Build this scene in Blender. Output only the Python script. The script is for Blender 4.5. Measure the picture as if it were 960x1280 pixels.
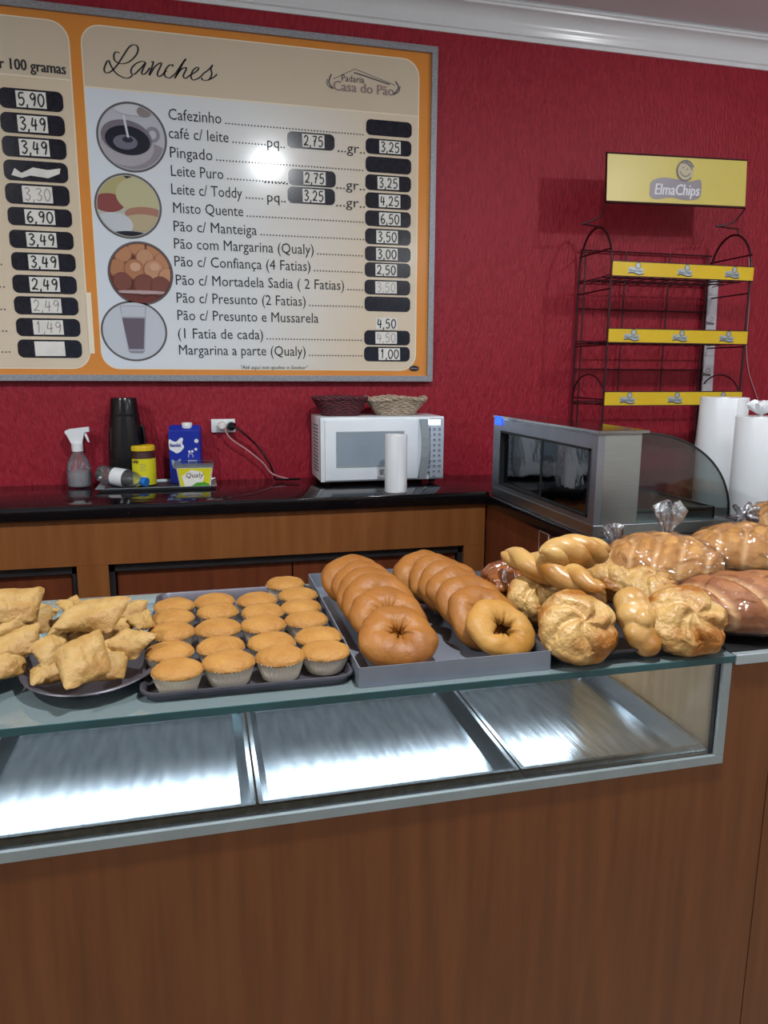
import bpy, bmesh, math, random
import numpy as np
from mathutils import Vector, Matrix, Euler, noise

for o in list(bpy.data.objects): bpy.data.objects.remove(o)
SC = bpy.context.scene
COL = SC.collection
R = math.radians
PI = math.pi

# ------------------------------------------------------------------ camera
H_CAM, FOC = 1.40, 923.34
_p, _y, _r = R(10.848), R(13.942), R(0.309)
FW = Vector((math.sin(_y)*math.cos(_p), math.cos(_y)*math.cos(_p), -math.sin(_p)))
_s0 = Vector((math.cos(_y), -math.sin(_y), 0)); _u0 = _s0.cross(FW)
RT = math.cos(_r)*_s0 + math.sin(_r)*_u0
UP = -math.sin(_r)*_s0 + math.cos(_r)*_u0
EYE = Vector((0, 0, H_CAM))
cd = bpy.data.cameras.new('camera'); cam = bpy.data.objects.new('camera', cd); COL.objects.link(cam)
cd.sensor_fit = 'HORIZONTAL'; cd.sensor_width = 36; cd.lens = 36*FOC/960
cd.clip_start = 0.02; cd.clip_end = 60
cam.matrix_world = Matrix.Translation(EYE) @ Matrix((RT, UP, -FW)).transposed().to_4x4()
SC.camera = cam

def at(px, py, ax, val):
    """point of the place seen at photo pixel (px,py) on the plane ax=val"""
    d = FW + RT*((px-480)/FOC) - UP*((py-640)/FOC)
    i = 'xyz'.index(ax); t = (val-EYE[i])/d[i]
    return EYE + d*t

# ------------------------------------------------------------------ world, exposure, lights
w = bpy.data.worlds.new('world'); SC.world = w; w.use_nodes = True
w.node_tree.nodes['Background'].inputs[0].default_value = (0.72, 0.80, 0.95, 1)
w.node_tree.nodes['Background'].inputs[1].default_value = 0.55
SC.view_settings.view_transform = 'Standard'; SC.view_settings.look = 'None'
SC.view_settings.gamma = 1; SC.view_settings.use_curve_mapping = False
SC.view_settings.exposure = 0.0
LAMPS = [(0.45, 0.62, 36), (-1.35, 0.62, 30), (-2.2, -1.3, 22), (2.6, -1.3, 26), (2.2, -2.6, 18)]
SHADOW_LAMP = (2.12, 1.12, 2.33, 22)
CEIL = 2.65

# ------------------------------------------------------------------ helpers
def lin(h):
    h = h.lstrip('#'); out = []
    for i in (0, 2, 4):
        c = int(h[i:i+2], 16)/255
        out.append(c/12.92 if c <= .04045 else ((c+.055)/1.055)**2.4)
    return (*out, 1)

MATS = {}
def mat(name, col, rough=.5, metal=0, col2=None, nscale=8, stretch=(1,1,1), detail=4, lo=.35, hi=.65,
        bump=0, bscale=None, bstretch=None, emit=None, estr=0, spec=.5, coat=0, coords='Object', alpha=None, trans=0, ior=1.45):
    if name in MATS: return MATS[name]
    m = bpy.data.materials.new(name); m.use_nodes = True; MATS[name] = m
    nt = m.node_tree; b = nt.nodes['Principled BSDF']
    c = lin(col) if isinstance(col, str) else col
    b.inputs['Base Color'].default_value = c; b.inputs['Roughness'].default_value = rough
    b.inputs['Metallic'].default_value = metal; b.inputs['Specular IOR Level'].default_value = spec
    b.inputs['Coat Weight'].default_value = coat; b.inputs['Coat Roughness'].default_value = .15
    b.inputs['Transmission Weight'].default_value = trans; b.inputs['IOR'].default_value = ior
    def tex(scale, st, det):
        tc = nt.nodes.new('ShaderNodeTexCoord'); mp = nt.nodes.new('ShaderNodeMapping'); n = nt.nodes.new('ShaderNodeTexNoise')
        mp.inputs['Scale'].default_value = st; n.inputs['Scale'].default_value = scale; n.inputs['Detail'].default_value = det
        nt.links.new(tc.outputs[coords], mp.inputs[0]); nt.links.new(mp.outputs[0], n.inputs['Vector'])
        return n
    if col2:
        n = tex(nscale, stretch, detail); rp = nt.nodes.new('ShaderNodeValToRGB')
        rp.color_ramp.elements[0].position = lo; rp.color_ramp.elements[1].position = hi
        rp.color_ramp.elements[0].color = c; rp.color_ramp.elements[1].color = lin(col2)
        nt.links.new(n.outputs['Fac'], rp.inputs[0]); nt.links.new(rp.outputs[0], b.inputs['Base Color'])
    if bump:
        n = tex(bscale or nscale, bstretch or stretch, 5); bp_ = nt.nodes.new('ShaderNodeBump')
        bp_.inputs['Strength'].default_value = bump; bp_.inputs['Distance'].default_value = .01
        nt.links.new(n.outputs['Fac'], bp_.inputs['Height']); nt.links.new(bp_.outputs[0], b.inputs['Normal'])
    if emit:
        b.inputs['Emission Color'].default_value = lin(emit); b.inputs['Emission Strength'].default_value = estr
    return m

def sheet_mat(name, tint, rough=.03, refl=.9, base=.02, bump=0, bscale=40, stretch=(1,1,1), haze=None):
    """thin clear sheet: transparent with fresnel reflection (window glass, plastic film)"""
    if name in MATS: return MATS[name]
    m = bpy.data.materials.new(name); m.use_nodes = True; MATS[name] = m
    nt = m.node_tree; nt.nodes.clear()
    out = nt.nodes.new('ShaderNodeOutputMaterial'); mix = nt.nodes.new('ShaderNodeMixShader')
    tr = nt.nodes.new('ShaderNodeBsdfTransparent'); gl = nt.nodes.new('ShaderNodeBsdfGlossy')
    lw = nt.nodes.new('ShaderNodeFresnel'); lw.inputs['IOR'].default_value = 1.45
    mr = nt.nodes.new('ShaderNodeMath'); mr.operation = 'MULTIPLY_ADD'; mr.inputs[1].default_value = refl; mr.inputs[2].default_value = base
    mr.use_clamp = True
    tr.inputs[0].default_value = lin(tint); gl.inputs['Roughness'].default_value = rough
    gl.inputs[0].default_value = (.95, .97, 1, 1)
    nt.links.new(lw.outputs[0], mr.inputs[0]); nt.links.new(mr.outputs[0], mix.inputs[0])
    nt.links.new(tr.outputs[0], mix.inputs[1]); nt.links.new(gl.outputs[0], mix.inputs[2]); nt.links.new(mix.outputs[0], out.inputs[0])
    if haze:                                                         # pale diffuse veil mixed in to lighten the sheet
        m2 = nt.nodes.new('ShaderNodeMixShader'); df = nt.nodes.new('ShaderNodeBsdfDiffuse'); df.inputs[0].default_value = lin(haze[1]); m2.inputs[0].default_value = haze[0]
        nt.links.new(tr.outputs[0], m2.inputs[1]); nt.links.new(df.outputs[0], m2.inputs[2]); nt.links.new(m2.outputs[0], mix.inputs[1])
    if bump:
        tc = nt.nodes.new('ShaderNodeTexCoord'); mp = nt.nodes.new('ShaderNodeMapping'); n = nt.nodes.new('ShaderNodeTexNoise')
        mp.inputs['Scale'].default_value = stretch; n.inputs['Scale'].default_value = bscale; n.inputs['Detail'].default_value = 4
        b = nt.nodes.new('ShaderNodeBump'); b.inputs['Strength'].default_value = bump; b.inputs['Distance'].default_value = .01
        nt.links.new(tc.outputs['Object'], mp.inputs[0]); nt.links.new(mp.outputs[0], n.inputs['Vector'])
        nt.links.new(n.outputs['Fac'], b.inputs['Height'])
        for q in (gl, lw): nt.links.new(b.outputs[0], q.inputs['Normal'])
    return m

BM = bmesh.new
def box(bm, x0, x1, y0, y1, z0, z1, bev=0):
    vs = [bm.verts.new(p) for p in ((x0,y0,z0),(x1,y0,z0),(x1,y1,z0),(x0,y1,z0),(x0,y0,z1),(x1,y0,z1),(x1,y1,z1),(x0,y1,z1))]
    fs = [bm.faces.new([vs[i] for i in f]) for f in ((3,2,1,0),(4,5,6,7),(0,1,5,4),(1,2,6,5),(2,3,7,6),(3,0,4,7))]
    if bev:
        es = list({e for f in fs for e in f.edges})
        bmesh.ops.bevel(bm, geom=es, offset=bev, segments=2, affect='EDGES', profile=.5)
    return bm
def tube(bm, pts, r, n=8, closed=False, cap=True):
    pts = [Vector(p) for p in pts]; N = len(pts)
    rr = r if callable(r) else (lambda t: r)
    rings = []; prev = None
    for i, p in enumerate(pts):
        if closed: d = pts[(i+1) % N]-pts[i-1]
        else: d = pts[min(i+1, N-1)]-pts[max(i-1, 0)]
        if d.length < 1e-9: d = Vector((0,0,1))
        d.normalize()
        if prev is None:
            a = Vector((0,0,1)) if abs(d.z) < .9 else Vector((1,0,0))
            u = d.cross(a).normalized()
        else:
            u = (prev - d*prev.dot(d)).normalized()
        prev = u; v = d.cross(u); q = rr(i/max(1, N-1))
        rings.append([bm.verts.new(p+u*math.cos(2*PI*k/n)*q+v*math.sin(2*PI*k/n)*q) for k in range(n)])
    M = N if closed else N-1
    for i in range(M):
        a, b = rings[i], rings[(i+1) % N]
        for k in range(n):
            bm.faces.new((a[k], a[(k+1) % n], b[(k+1) % n], b[k]))
    if cap and not closed:
        bm.faces.new(rings[0][::-1]); bm.faces.new(rings[-1])
    return bm
def lathe(bm, prof, n=32, c=(0,0,0), flute=None, sx=1, sy=1):
    """prof: list of (r,z); r=0 closes"""
    rings = []
    for r_, z in prof:
        if r_ <= 1e-6: rings.append([bm.verts.new((c[0], c[1], c[2]+z))]); continue
        ring = []
        for k in range(n):
            a = 2*PI*k/n; q = r_*(flute(a, z) if flute else 1)
            ring.append(bm.verts.new((c[0]+sx*q*math.cos(a), c[1]+sy*q*math.sin(a), c[2]+z)))
        rings.append(ring)
    for a, b in zip(rings, rings[1:]):
        for k in range(n):
            k2 = (k+1) % n
            if len(a) == 1 and len(b) == 1: continue
            if len(a) == 1: bm.faces.new((a[0], b[k2], b[k]))
            elif len(b) == 1: bm.faces.new((a[k], a[k2], b[0]))
            else: bm.faces.new((a[k], a[k2], b[k2], b[k]))
    return bm
def prism(bm, pts, axis, a0, a1):
    """polygon pts (2D) extruded along axis 'x','y','z' from a0 to a1"""
    def mk(p, a):
        return {'x': (a, p[0], p[1]), 'y': (p[0], a, p[1]), 'z': (p[0], p[1], a)}[axis]
    A = [bm.verts.new(mk(p, a0)) for p in pts]; B = [bm.verts.new(mk(p, a1)) for p in pts]
    n = len(pts); fs = [bm.faces.new(A), bm.faces.new(B[::-1])]
    for i in range(n): fs.append(bm.faces.new((A[i], B[i], B[(i+1) % n], A[(i+1) % n])))
    bmesh.ops.recalc_face_normals(bm, faces=fs)
    return bm
def rot(bm, M): bmesh.ops.transform(bm, matrix=M, verts=bm.verts); return bm

def _origin(parent):
    v = Vector((0,0,0)); p = parent
    while p is not None: v += p.location; p = p.parent
    return v
def obj(name, bm, m, parent=None, world=True, smooth=True, angle=35):
    """one mesh object; with world=True the mesh was built in world coordinates"""
    bmesh.ops.recalc_face_normals(bm, faces=bm.faces)
    me = bpy.data.meshes.new(name)
    bm.to_mesh(me); bm.free()
    me.materials.append(m)
    if smooth and len(me.polygons):
        me.polygons.foreach_set('use_smooth', [True]*len(me.polygons)); me.set_sharp_from_angle(angle=R(angle))
    o = bpy.data.objects.new(name, me); COL.objects.link(o)
    if parent is not None:
        o.parent = parent
        if world: me.transform(Matrix.Translation(-_origin(parent)))
    return o
def tag(o, label, cat, group=None):
    o['label'] = label; o['category'] = cat
    if group: o['group'] = group
    return o
def thing(name, label, cat, loc=(0,0,0), group=None, rotz=0):
    o = bpy.data.objects.new(name, None); COL.objects.link(o); o.empty_display_size = .05
    o.location = loc; o.rotation_euler = (0,0,rotz)
    return tag(o, label, cat, group)
def solo(name, bm, m, label, cat, loc, group=None, world=False, **k):
    """thing that is one mesh; origin at loc"""
    o = obj(name, bm, m, None, **k)
    if world: o.data.transform(Matrix.Translation(-Vector(loc)))
    o.location = loc
    return tag(o, label, cat, group)
def struct(name, bm, m, **k):
    o = obj(name, bm, m, None, **k); o['kind'] = 'structure'; return o
def dup(root, loc, label, group=None):
    r_ = root.copy(); COL.objects.link(r_); r_.location = loc; r_['label'] = label
    if group: r_['group'] = group
    for ch in list(root.children):
        c = ch.copy(); COL.objects.link(c); c.parent = r_
        for g in list(ch.children):
            d = g.copy(); COL.objects.link(d); d.parent = c
    return r_
def catmull(pts, k=8, closed=False):
    P = [Vector(p) for p in pts]; n = len(P); out = []
    rng = range(n) if closed else range(n-1)
    for i in rng:
        if closed: a, b, c, d = P[i-1], P[i], P[(i+1) % n], P[(i+2) % n]
        else: a, b, c, d = P[max(i-1,0)], P[i], P[i+1], P[min(i+2,n-1)]
        for j in range(k):
            t = j/k
            out.append(.5*((2*b)+(c-a)*t+(2*a-5*b+4*c-d)*t*t+(3*b-a-3*c+d)*t**3))
    if not closed: out.append(P[-1])
    return out

# --- writing: built-in font outlines turned into mesh, or pen strokes turned into ribbons
def text_geo(body):
    cu = bpy.data.curves.new('writing', 'FONT'); cu.body = body; cu.size = 1; cu.resolution_u = 2
    ob = bpy.data.objects.new('writing', cu); COL.objects.link(ob)
    dg = bpy.context.evaluated_depsgraph_get(); dg.update()
    me = bpy.data.meshes.new_from_object(ob.evaluated_get(dg))
    V = [v.co.copy() for v in me.vertices]; F = [list(p.vertices) for p in me.polygons]
    bpy.data.objects.remove(ob); bpy.data.curves.remove(cu); bpy.data.meshes.remove(me)
    return V, F
_cap = max(v.y for v in text_geo('H')[0])
def add_text(bm, body, fn, w, cap, shear=0, bold=0):
    """fn maps (u right, v up, metres) to a world point"""
    V, F = text_geo(body)
    x0 = min(v.x for v in V); x1 = max(v.x for v in V)
    sx = w/(x1-x0) if w else cap/_cap*.88; sy = cap/_cap
    offs = [0] if not bold else [-bold, 0, bold]
    for k, o_ in enumerate(offs):
        vs = [bm.verts.new(fn((v.x-x0)*sx+v.y*sy*shear+o_, v.y*sy, k)) for v in V]
        for f in F:
            try: bm.faces.new([vs[i] for i in f])
            except ValueError: pass
def ribbon(bm, pts, wd, fn, k=0):
    P = [Vector((p[0], p[1])) for p in pts]; L = []; Rr = []
    n = len(P)
    for i, p in enumerate(P):
        d = P[min(i+1,n-1)]-P[max(i-1,0)]
        if d.length < 1e-9: d = Vector((1,0))
        d.normalize(); q = Vector((-d.y, d.x)); w_ = (wd(i/max(1,n-1), d) if callable(wd) else wd)/2
        L.append(bm.verts.new(fn(p.x+q.x*w_, p.y+q.y*w_, k))); Rr.append(bm.verts.new(fn(p.x-q.x*w_, p.y-q.y*w_, k)))
    for i in range(n-1): bm.faces.new((L[i], Rr[i], Rr[i+1], L[i+1]))
DIG = {'0': [[(.5,1),(.15,.8),(.1,.35),(.45,0),(.85,.3),(.85,.75),(.5,1)]], '1': [[(.3,.75),(.55,1),(.5,0)]],
 '2': [[(.1,.75),(.4,1),(.8,.8),(.6,.4),(.1,.05),(.5,.1),(.9,.02)]], '3': [[(.1,.9),(.5,1),(.8,.8),(.4,.55),(.85,.35),(.5,0),(.1,.12)]],
 '4': [[(.3,1),(.12,.42),(.5,.4),(.9,.45)],[(.7,.9),(.65,.5),(.62,0)]], '5': [[(.85,.98),(.25,.95),(.2,.55),(.65,.6),(.85,.3),(.5,0),(.1,.1)]],
 '6': [[(.7,1),(.25,.7),(.12,.3),(.45,0),(.85,.25),(.55,.5),(.18,.35)]], '7': [[(.1,.95),(.5,.97),(.85,.95),(.55,.5),(.4,0)],[(.3,.5),(.75,.5)]],
 '9': [[(.8,.75),(.45,.5),(.15,.75),(.5,1),(.82,.8),(.78,.4),(.6,0)]], ',': [[(.45,.1),(.4,-.05),(.25,-.2)]], ' ': []}
def add_digits(bm, s, u0, v0, w, h, fn, th, k=0):
    ws = [(.4 if c in ', ' else 1) for c in s]; tot = sum(ws); x = u0
    for c, q in zip(s, ws):
        cw = w*q/tot
        for st in DIG[c]:
            pts = catmull([(x+cw*(.08+.84*p[0]), v0+h*p[1], 0) for p in st], 5)
            ribbon(bm, pts, th, fn, k)
        x += cw
def rrect(x0, x1, z0, z1, r, n=6):
    out = []
    for cx, cz, a in ((x1-r, z1-r, 0), (x0+r, z1-r, 90), (x0+r, z0+r, 180), (x1-r, z0+r, 270)):
        for k in range(n+1):
            t = R(a+90*k/n); out.append((cx+r*math.cos(t), cz+r*math.sin(t)))
    return out
def clip(poly, hull):
    """Sutherland-Hodgman, hull convex counter-clockwise"""
    out = poly
    for i in range(len(hull)):
        a, b = hull[i], hull[(i+1) % len(hull)]; inp = out; out = []
        ins = lambda p: (b[0]-a[0])*(p[1]-a[1])-(b[1]-a[1])*(p[0]-a[0]) >= 0
        for j in range(len(inp)):
            p, q = inp[j-1], inp[j]
            if ins(p) != ins(q):
                d1 = (b[0]-a[0])*(p[1]-a[1])-(b[1]-a[1])*(p[0]-a[0]); d2 = (b[0]-a[0])*(q[1]-a[1])-(b[1]-a[1])*(q[0]-a[0])
                t = d1/(d1-d2); out.append((p[0]+(q[0]-p[0])*t, p[1]+(q[1]-p[1])*t))
            if ins(q): out.append(q)
        if not out: return []
    return out

# ------------------------------------------------------------------ materials
M_wall = mat('red plaster', '#8c1024', .5, col2='#9d1d31', nscale=45, stretch=(2.2,2.2,.6), detail=8, bump=.5, bscale=70, bstretch=(1.8,1.8,.6), spec=.4)
M_plain = mat('cream paint', '#cfc6bb', .7, col2='#d8d0c6', nscale=3)
M_ceil = mat('ceiling paint', '#d2ccd2', .75, col2='#d6d0d6', nscale=4)
M_crown = mat('glossy white plaster moulding', '#e0e6ea', .22, col2='#e6eaee', nscale=6)
M_floor = mat('floor tile', '#a59a8c', .35, col2='#8f8578', nscale=5)
M_woodf = mat('reddish brown veneer', '#71421f', .42, col2='#5f3516', nscale=5, stretch=(9,9,.55), detail=7, lo=.3, hi=.7, bump=.05, bscale=30)
M_woodb = mat('mid brown veneer', '#86542c', .38, col2='#764420', nscale=5, stretch=(7,7,.6), detail=7, lo=.3, hi=.7)
M_woodl = mat('light oak laminate', '#c9a77f', .5, col2='#b8946a', nscale=5, stretch=(9,9,.5), detail=7)
M_woodd = mat('dark brown veneer', '#6a351d', .4, col2='#5a2b16', nscale=5, stretch=(7,7,.6), detail=7)
M_gap = mat('near black', '#1d1a1c', .5, col2='#262225', nscale=20)
M_granite = mat('black granite', '#0f0c0e', .09, col2='#241d21', nscale=160, detail=3, lo=.55, hi=.75, spec=.55)
M_alu = mat('satin aluminium', '#a9b4ba', .38, .5, col2='#b6c0c4', nscale=30, stretch=(.3,3,3))
M_trim = mat('grey painted trim', '#8d989b', .35, .4, col2='#949fa2', nscale=20)
M_frame = mat('speckled grey aluminium', '#8a8c93', .45, .5, col2='#a2a4aa', nscale=160, detail=3)
M_steel = mat('brushed steel', '#b9c0c2', .30, 1, col2='#b2b9bc', nscale=30, stretch=(.4,.4,6), bump=.008)
M_steeld = mat('dark steel', '#9ea4ad', .34, .9, col2='#969ca5', nscale=8)
M_tray = mat('scratched tray steel', '#a9b0b7', .19, 1, col2='#8f979f', nscale=14, stretch=(5,.8,1), detail=6, bump=.10, bscale=16, bstretch=(3.6,.15,1))
M_traydk = mat('tarnished tray steel', '#55525a', .42, .55, col2='#646169', nscale=12, detail=6, bump=.04)
M_trayal = mat('aluminium baking tray', '#7d838f', .42, .45, col2='#878d99', nscale=12, detail=6, bump=.04)
M_black = mat('black plastic', '#0c0c0f', .22, col2='#121216', nscale=10)
M_blackm = mat('matt black', '#141316', .6, col2='#1b1a1d', nscale=10)
M_wire = mat('dark red painted wire', '#2e0b13', .4, col2='#3a0f18', nscale=20)
M_white = mat('white plastic', '#e2e6e9', .3, col2='#e8ebee', nscale=8)
M_whitew = mat('white enamel', '#dfe7ee', .25, col2='#e4ebf0', nscale=8)
M_paper = mat('white paper', '#dddcd6', .8, col2='#e6e5e0', nscale=30)
M_cup = mat('pleated paper', '#eadfc6', .75, col2='#f0e8d6', nscale=20)
M_cake = mat('golden sponge', '#ad7d3c', .62, col2='#976326', nscale=22, detail=7, lo=.35, hi=.7, bump=.35, bscale=130)
M_ring = mat('brown dough crust', '#986229', .48, col2='#78461b', nscale=14, detail=7, lo=.38, hi=.75, bump=.22, bscale=60, spec=.35)
M_ringp = mat('pale golden crust', '#b38644', .5, col2='#a06f2c', nscale=14, detail=7, bump=.2, bscale=60, spec=.35)
M_past = mat('fried pastry', '#b08f56', .55, col2='#966a30', nscale=26, detail=7, lo=.35, hi=.72, bump=.4, bscale=90)
M_egg = mat('glazed egg crust', '#b99256', .34, col2='#9a6529', nscale=14, detail=5, lo=.44, hi=.66, bump=.12, bscale=60, coat=.0)
M_sugar = mat('coarse cheese crust', '#ba955a', .38, col2='#935a1b', nscale=15, detail=6, lo=.44, hi=.60, bump=.45, bscale=120, coat=.1)
M_darkb = mat('dark glazed crust', '#8a4f22', .22, col2='#5e2c10', nscale=24, detail=6, bump=.35, bscale=80, coat=.5)
M_loaf = mat('plaited loaf crust', '#bd8d50', .65, col2='#9d6a32', nscale=20, detail=6, bump=.25, bscale=80)
M_loafd = mat('brown loaf crust', '#98633a', .62, col2='#7f4a24', nscale=18, detail=6, bump=.25, bscale=80)
M_pale = mat('dough seam', '#c69a5c', .5, col2='#b98846', nscale=20)
M_film = sheet_mat('clear plastic film', '#fbfafd', .09, .55, .015, bump=.55, bscale=16, stretch=(1,2.2,1))
M_filmk = sheet_mat('bunched plastic film', '#d9dee4', .12, 1.0, .32, bump=1.0, bscale=60)
M_glass = sheet_mat('clear glass', '#f6faf9', .01, .55, .0)
M_glasst = sheet_mat('greenish glass', '#cfdede', .03, .95, .02, haze=(.30, '#b4c8ca'))  # veil colour stands in for light reflected in the counter glass
M_glassd = sheet_mat('smoked glass', '#3a4049', .06, 1.0, .09, bump=.25, bscale=7)
M_glassw = sheet_mat('hazy glass', '#e4eaea', .04, .8, .02)
M_gedge = mat('green glass edge', '#27474b', .12, col2='#2d5256', nscale=10, spec=.6)
M_pet = sheet_mat('clear plastic bottle', '#f7f9fa', .06, .9, .04, haze=(.07, '#dfe3e8'), bump=.2, bscale=40)
M_water = sheet_mat('cloudy liquid', '#e4e6ea', .1, .8, .05, haze=(.34, '#e6e8ee'))
M_polish = mat('polished steel', '#9a9ca0', .12, 1, col2='#a3a5a9', nscale=20)
M_key = mat('blue-grey ink', '#76828f', .6)
M_rubber = mat('rubber seal', '#14171a', .5)
M_led = mat('white light strip', '#ffffff', .5, emit='#f3f6ff', estr=20)
M_blue = mat('blue lit display', '#0a2bd8', .4, emit='#1238ff', estr=5)
M_disp = mat('lit clock display', '#cfe0ff', .4, emit='#cfe4ff', estr=2.2)
M_yel = mat('yellow printed card', '#dcbb24', .4, col2='#d8b420', nscale=6)
M_yelp = mat('pale yellow printed board', '#c9ba5c', .35, col2='#cdbd62', nscale=3)
M_yl = mat('yellow plastic', '#d8b415', .35, col2='#dcba1c', nscale=8)
M_ylab = mat('yellow label', '#d2cc1a', .45, col2='#d8cf22', nscale=8)
M_ink = mat('dark ink', '#25262c', .6)
M_inkg = mat('grey ink', '#5a5658', .6)
M_inkw = mat('white ink', '#d9dbe0', .6)
M_inkb = mat('brown-grey ink', '#8d7a76', .5)
M_cartb = mat('blue carton', '#122a9c', .35, col2='#16309f', nscale=8)
M_green = mat('green ink', '#4f9a2a', .5)
M_cocoa = mat('cocoa powder', '#3a1712', .5)
M_cap = mat('blue cap', '#1a6fc0', .35)
M_wickd = mat('dark red wicker', '#5e2029', .5, col2='#472029', nscale=60, bump=.3)
M_wickl = mat('pale wicker', '#b9a893', .55, col2='#9d8b78', nscale=60, bump=.3)
M_pinkc = mat('pink cord', '#b9868a', .5)

# board prints
def board_print():
    m = bpy.data.materials.new('printed menu panel'); m.use_nodes = True
    nt = m.node_tree; b = nt.nodes['Principled BSDF']; b.inputs['Roughness'].default_value = .15
    tc = nt.nodes.new('ShaderNodeTexCoord'); sep = nt.nodes.new('ShaderNodeSeparateXYZ')
    rp = nt.nodes.new('ShaderNodeValToRGB'); n = nt.nodes.new('ShaderNodeTexNoise'); n.inputs['Scale'].default_value = 2.2
    ad = nt.nodes.new('ShaderNodeMath'); ad.operation = 'MULTIPLY_ADD'; ad.inputs[1].default_value = .25
    nt.links.new(tc.outputs['Generated'], sep.inputs[0]); nt.links.new(tc.outputs['Object'], n.inputs['Vector'])
    nt.links.new(n.outputs['Fac'], ad.inputs[0]); nt.links.new(sep.outputs[0], ad.inputs[2])
    e = rp.color_ramp.elements; e[0].position = .12; e[0].color = lin('#d9e2ec'); e[1].position = 1.1; e[1].color = lin('#dccdb6')
    q = rp.color_ramp.elements.new(.6); q.color = lin('#dde0e0')
    b.inputs['Specular IOR Level'].default_value = .3; nt.links.new(ad.outputs[0], rp.inputs[0]); nt.links.new(rp.outputs[0], b.inputs['Base Color'])
    return m
M_panel = board_print()
M_beige = mat('beige print', '#cfc1ab', .15, col2='#d3c6b0', nscale=2)
M_beige2 = mat('sand print', '#dccdb6', .15, col2='#d6c6ac', nscale=2)
M_orange = mat('orange print', '#d98a3a', .2, col2='#dc9042', nscale=3)
M_cream = mat('cream print line', '#eee2c9', .2)
M_pill = mat('black chalk film', '#12131f', .18, col2='#1c1e2b', nscale=60)

# ------------------------------------------------------------------ the room
WY = 2.70
XL, XR, YF = -2.6, 3.6, -3.2
b = BM(); box(b, XL, XR, WY, WY+.12, 0, CEIL+.1); struct('wall_back', b, M_wall)
b = BM(); box(b, XL-.12, XL, YF, WY+.12, 0, CEIL+.1); struct('wall_left', b, M_plain)
b = BM(); box(b, XR, XR+.12, YF, WY+.12, 0, CEIL+.1); struct('wall_right', b, M_plain)
b = BM()                                                        # street side: wide shop opening
box(b, XL, -1.6, YF-.12, YF, 0, CEIL+.1); box(b, 2.8, XR, YF-.12, YF, 0, CEIL+.1); box(b, -1.6, 2.8, YF-.12, YF, 2.3, CEIL+.1)
struct('wall_front', b, M_plain)
b = BM(); box(b, XL-.12, XR+.12, YF-.12, WY+.12, -.1, 0); struct('floor', b, M_floor)
b = BM(); box(b, XL-.12, XR+.12, YF-.12, WY+.12, CEIL, CEIL+.1); struct('ceiling', b, M_ceil)
# crown moulding along the back wall
pr = [(WY, 2.553), (WY-.006, 2.553), (WY-.008, 2.566), (WY-.014, 2.570), (WY-.016, 2.580)]
for k in range(9):
    t = k/8; a = R(90*t); pr.append((WY-.018-.040*(1-math.cos(a)), 2.584+.046*math.sin(a)))
pr += [(WY-.064, 2.631), (WY-.066, 2.638)]
for k in range(6):
    a = R(-90+36*k); pr.append((WY-.071-.006*math.cos(a)+.004, 2.6435+.0055*math.sin(a)))
pr += [(WY-.078, 2.65), (WY, 2.65)]
b = BM(); prism(b, pr, 'x', XL, XR); struct('trim_1', b, M_crown, angle=25)

# ceiling lamps (a white rim with a glowing disc of light)
def lamp(x, y, watt, z=CEIL, size=.11, label=''):
    t = thing('ceiling_lamp', label, 'lamp', (x, y, z), 'ceiling lamps')
    b = BM(); lathe(b, [(0, 0), (.11, 0), (.115, -.012), (.105, -.03), (.085, -.034), (.085, -.028), (0, -.028)], 32); obj('lamp_rim', b, M_white, t, world=False)
    L = bpy.data.lights.new('lamp_light', 'AREA'); L.shape = 'DISK'; L.size = size; L.energy = watt; L.color = (.93, .97, 1)
    lo = bpy.data.objects.new('lamp_light', L); COL.objects.link(lo); lo.parent = t; lo.location = (0, 0, -.04)
    return t
wl = ['round white ceiling lamp over the display counter', 'round white ceiling lamp over the far left of the counter',
      'round white ceiling lamp over the left of the customer floor', 'round white ceiling lamp over the right of the customer floor', 'round white ceiling lamp near the shop opening']
for (x, y, e), l in zip(LAMPS, wl): lamp(x, y, e, label=l)
# pendant over the corner counter, whose light throws the rack's shadow on the wall
sx_, sy_, sz_, se_ = SHADOW_LAMP
t = thing('pendant_lamp', 'white pendant bulb hanging over the corner counter', 'lamp', (sx_, sy_, CEIL))
b = BM(); tube(b, [(sx_, sy_, CEIL), (sx_, sy_, sz_+.12)], .004); obj('cord', b, M_white, t)
b = BM(); lathe(b, [(0, .14), (.022, .13), (.024, .075), (0, .075)], 20, (sx_, sy_, sz_)); obj('bulb_holder', b, M_white, t)
L = bpy.data.lights.new('bulb_light', 'POINT'); L.energy = se_; L.shadow_soft_size = .03; L.color = (.95, .97, 1)
lo = bpy.data.objects.new('bulb_light', L); COL.objects.link(lo); lo.parent = t; lo.location = (0, 0, sz_-CEIL)

# ------------------------------------------------------------------ back counter
CT = 1.010
b = BM(); box(b, -2.5, .917, 2.25, WY-.001, CT-.04, CT, .004)
solo('granite_worktop', b, M_granite, 'polished black granite worktop along the red wall, under the microwave', 'worktop', (-.8, 2.47, CT-.04), world=True)
t = thing('back_counter', 'brown veneer base cabinet with recessed doors under the black worktop', 'cabinet', (-.8, 2.47, 0))
b = BM()
z0c, ztop, zr = .0, CT-.041, .826
box(b, -2.5, .912, 2.27, 2.29, zr, ztop, .001)                    # top rail
stiles = [(-1.55, -1.45), (-.372, -.284), (.84, .912)]
for x0, x1 in stiles: box(b, x0, x1, 2.27, 2.29, .1, zr)
box(b, -2.5, .912, 2.27, 2.29, 0, .1)
obj('face_frame', b, M_woodb, t, smooth=False)
b = BM(); box(b, -2.5, .915, 2.34, WY-.001, 0.0, ztop); obj('carcass', b, M_gap, t, smooth=False)
b = BM()
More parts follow.
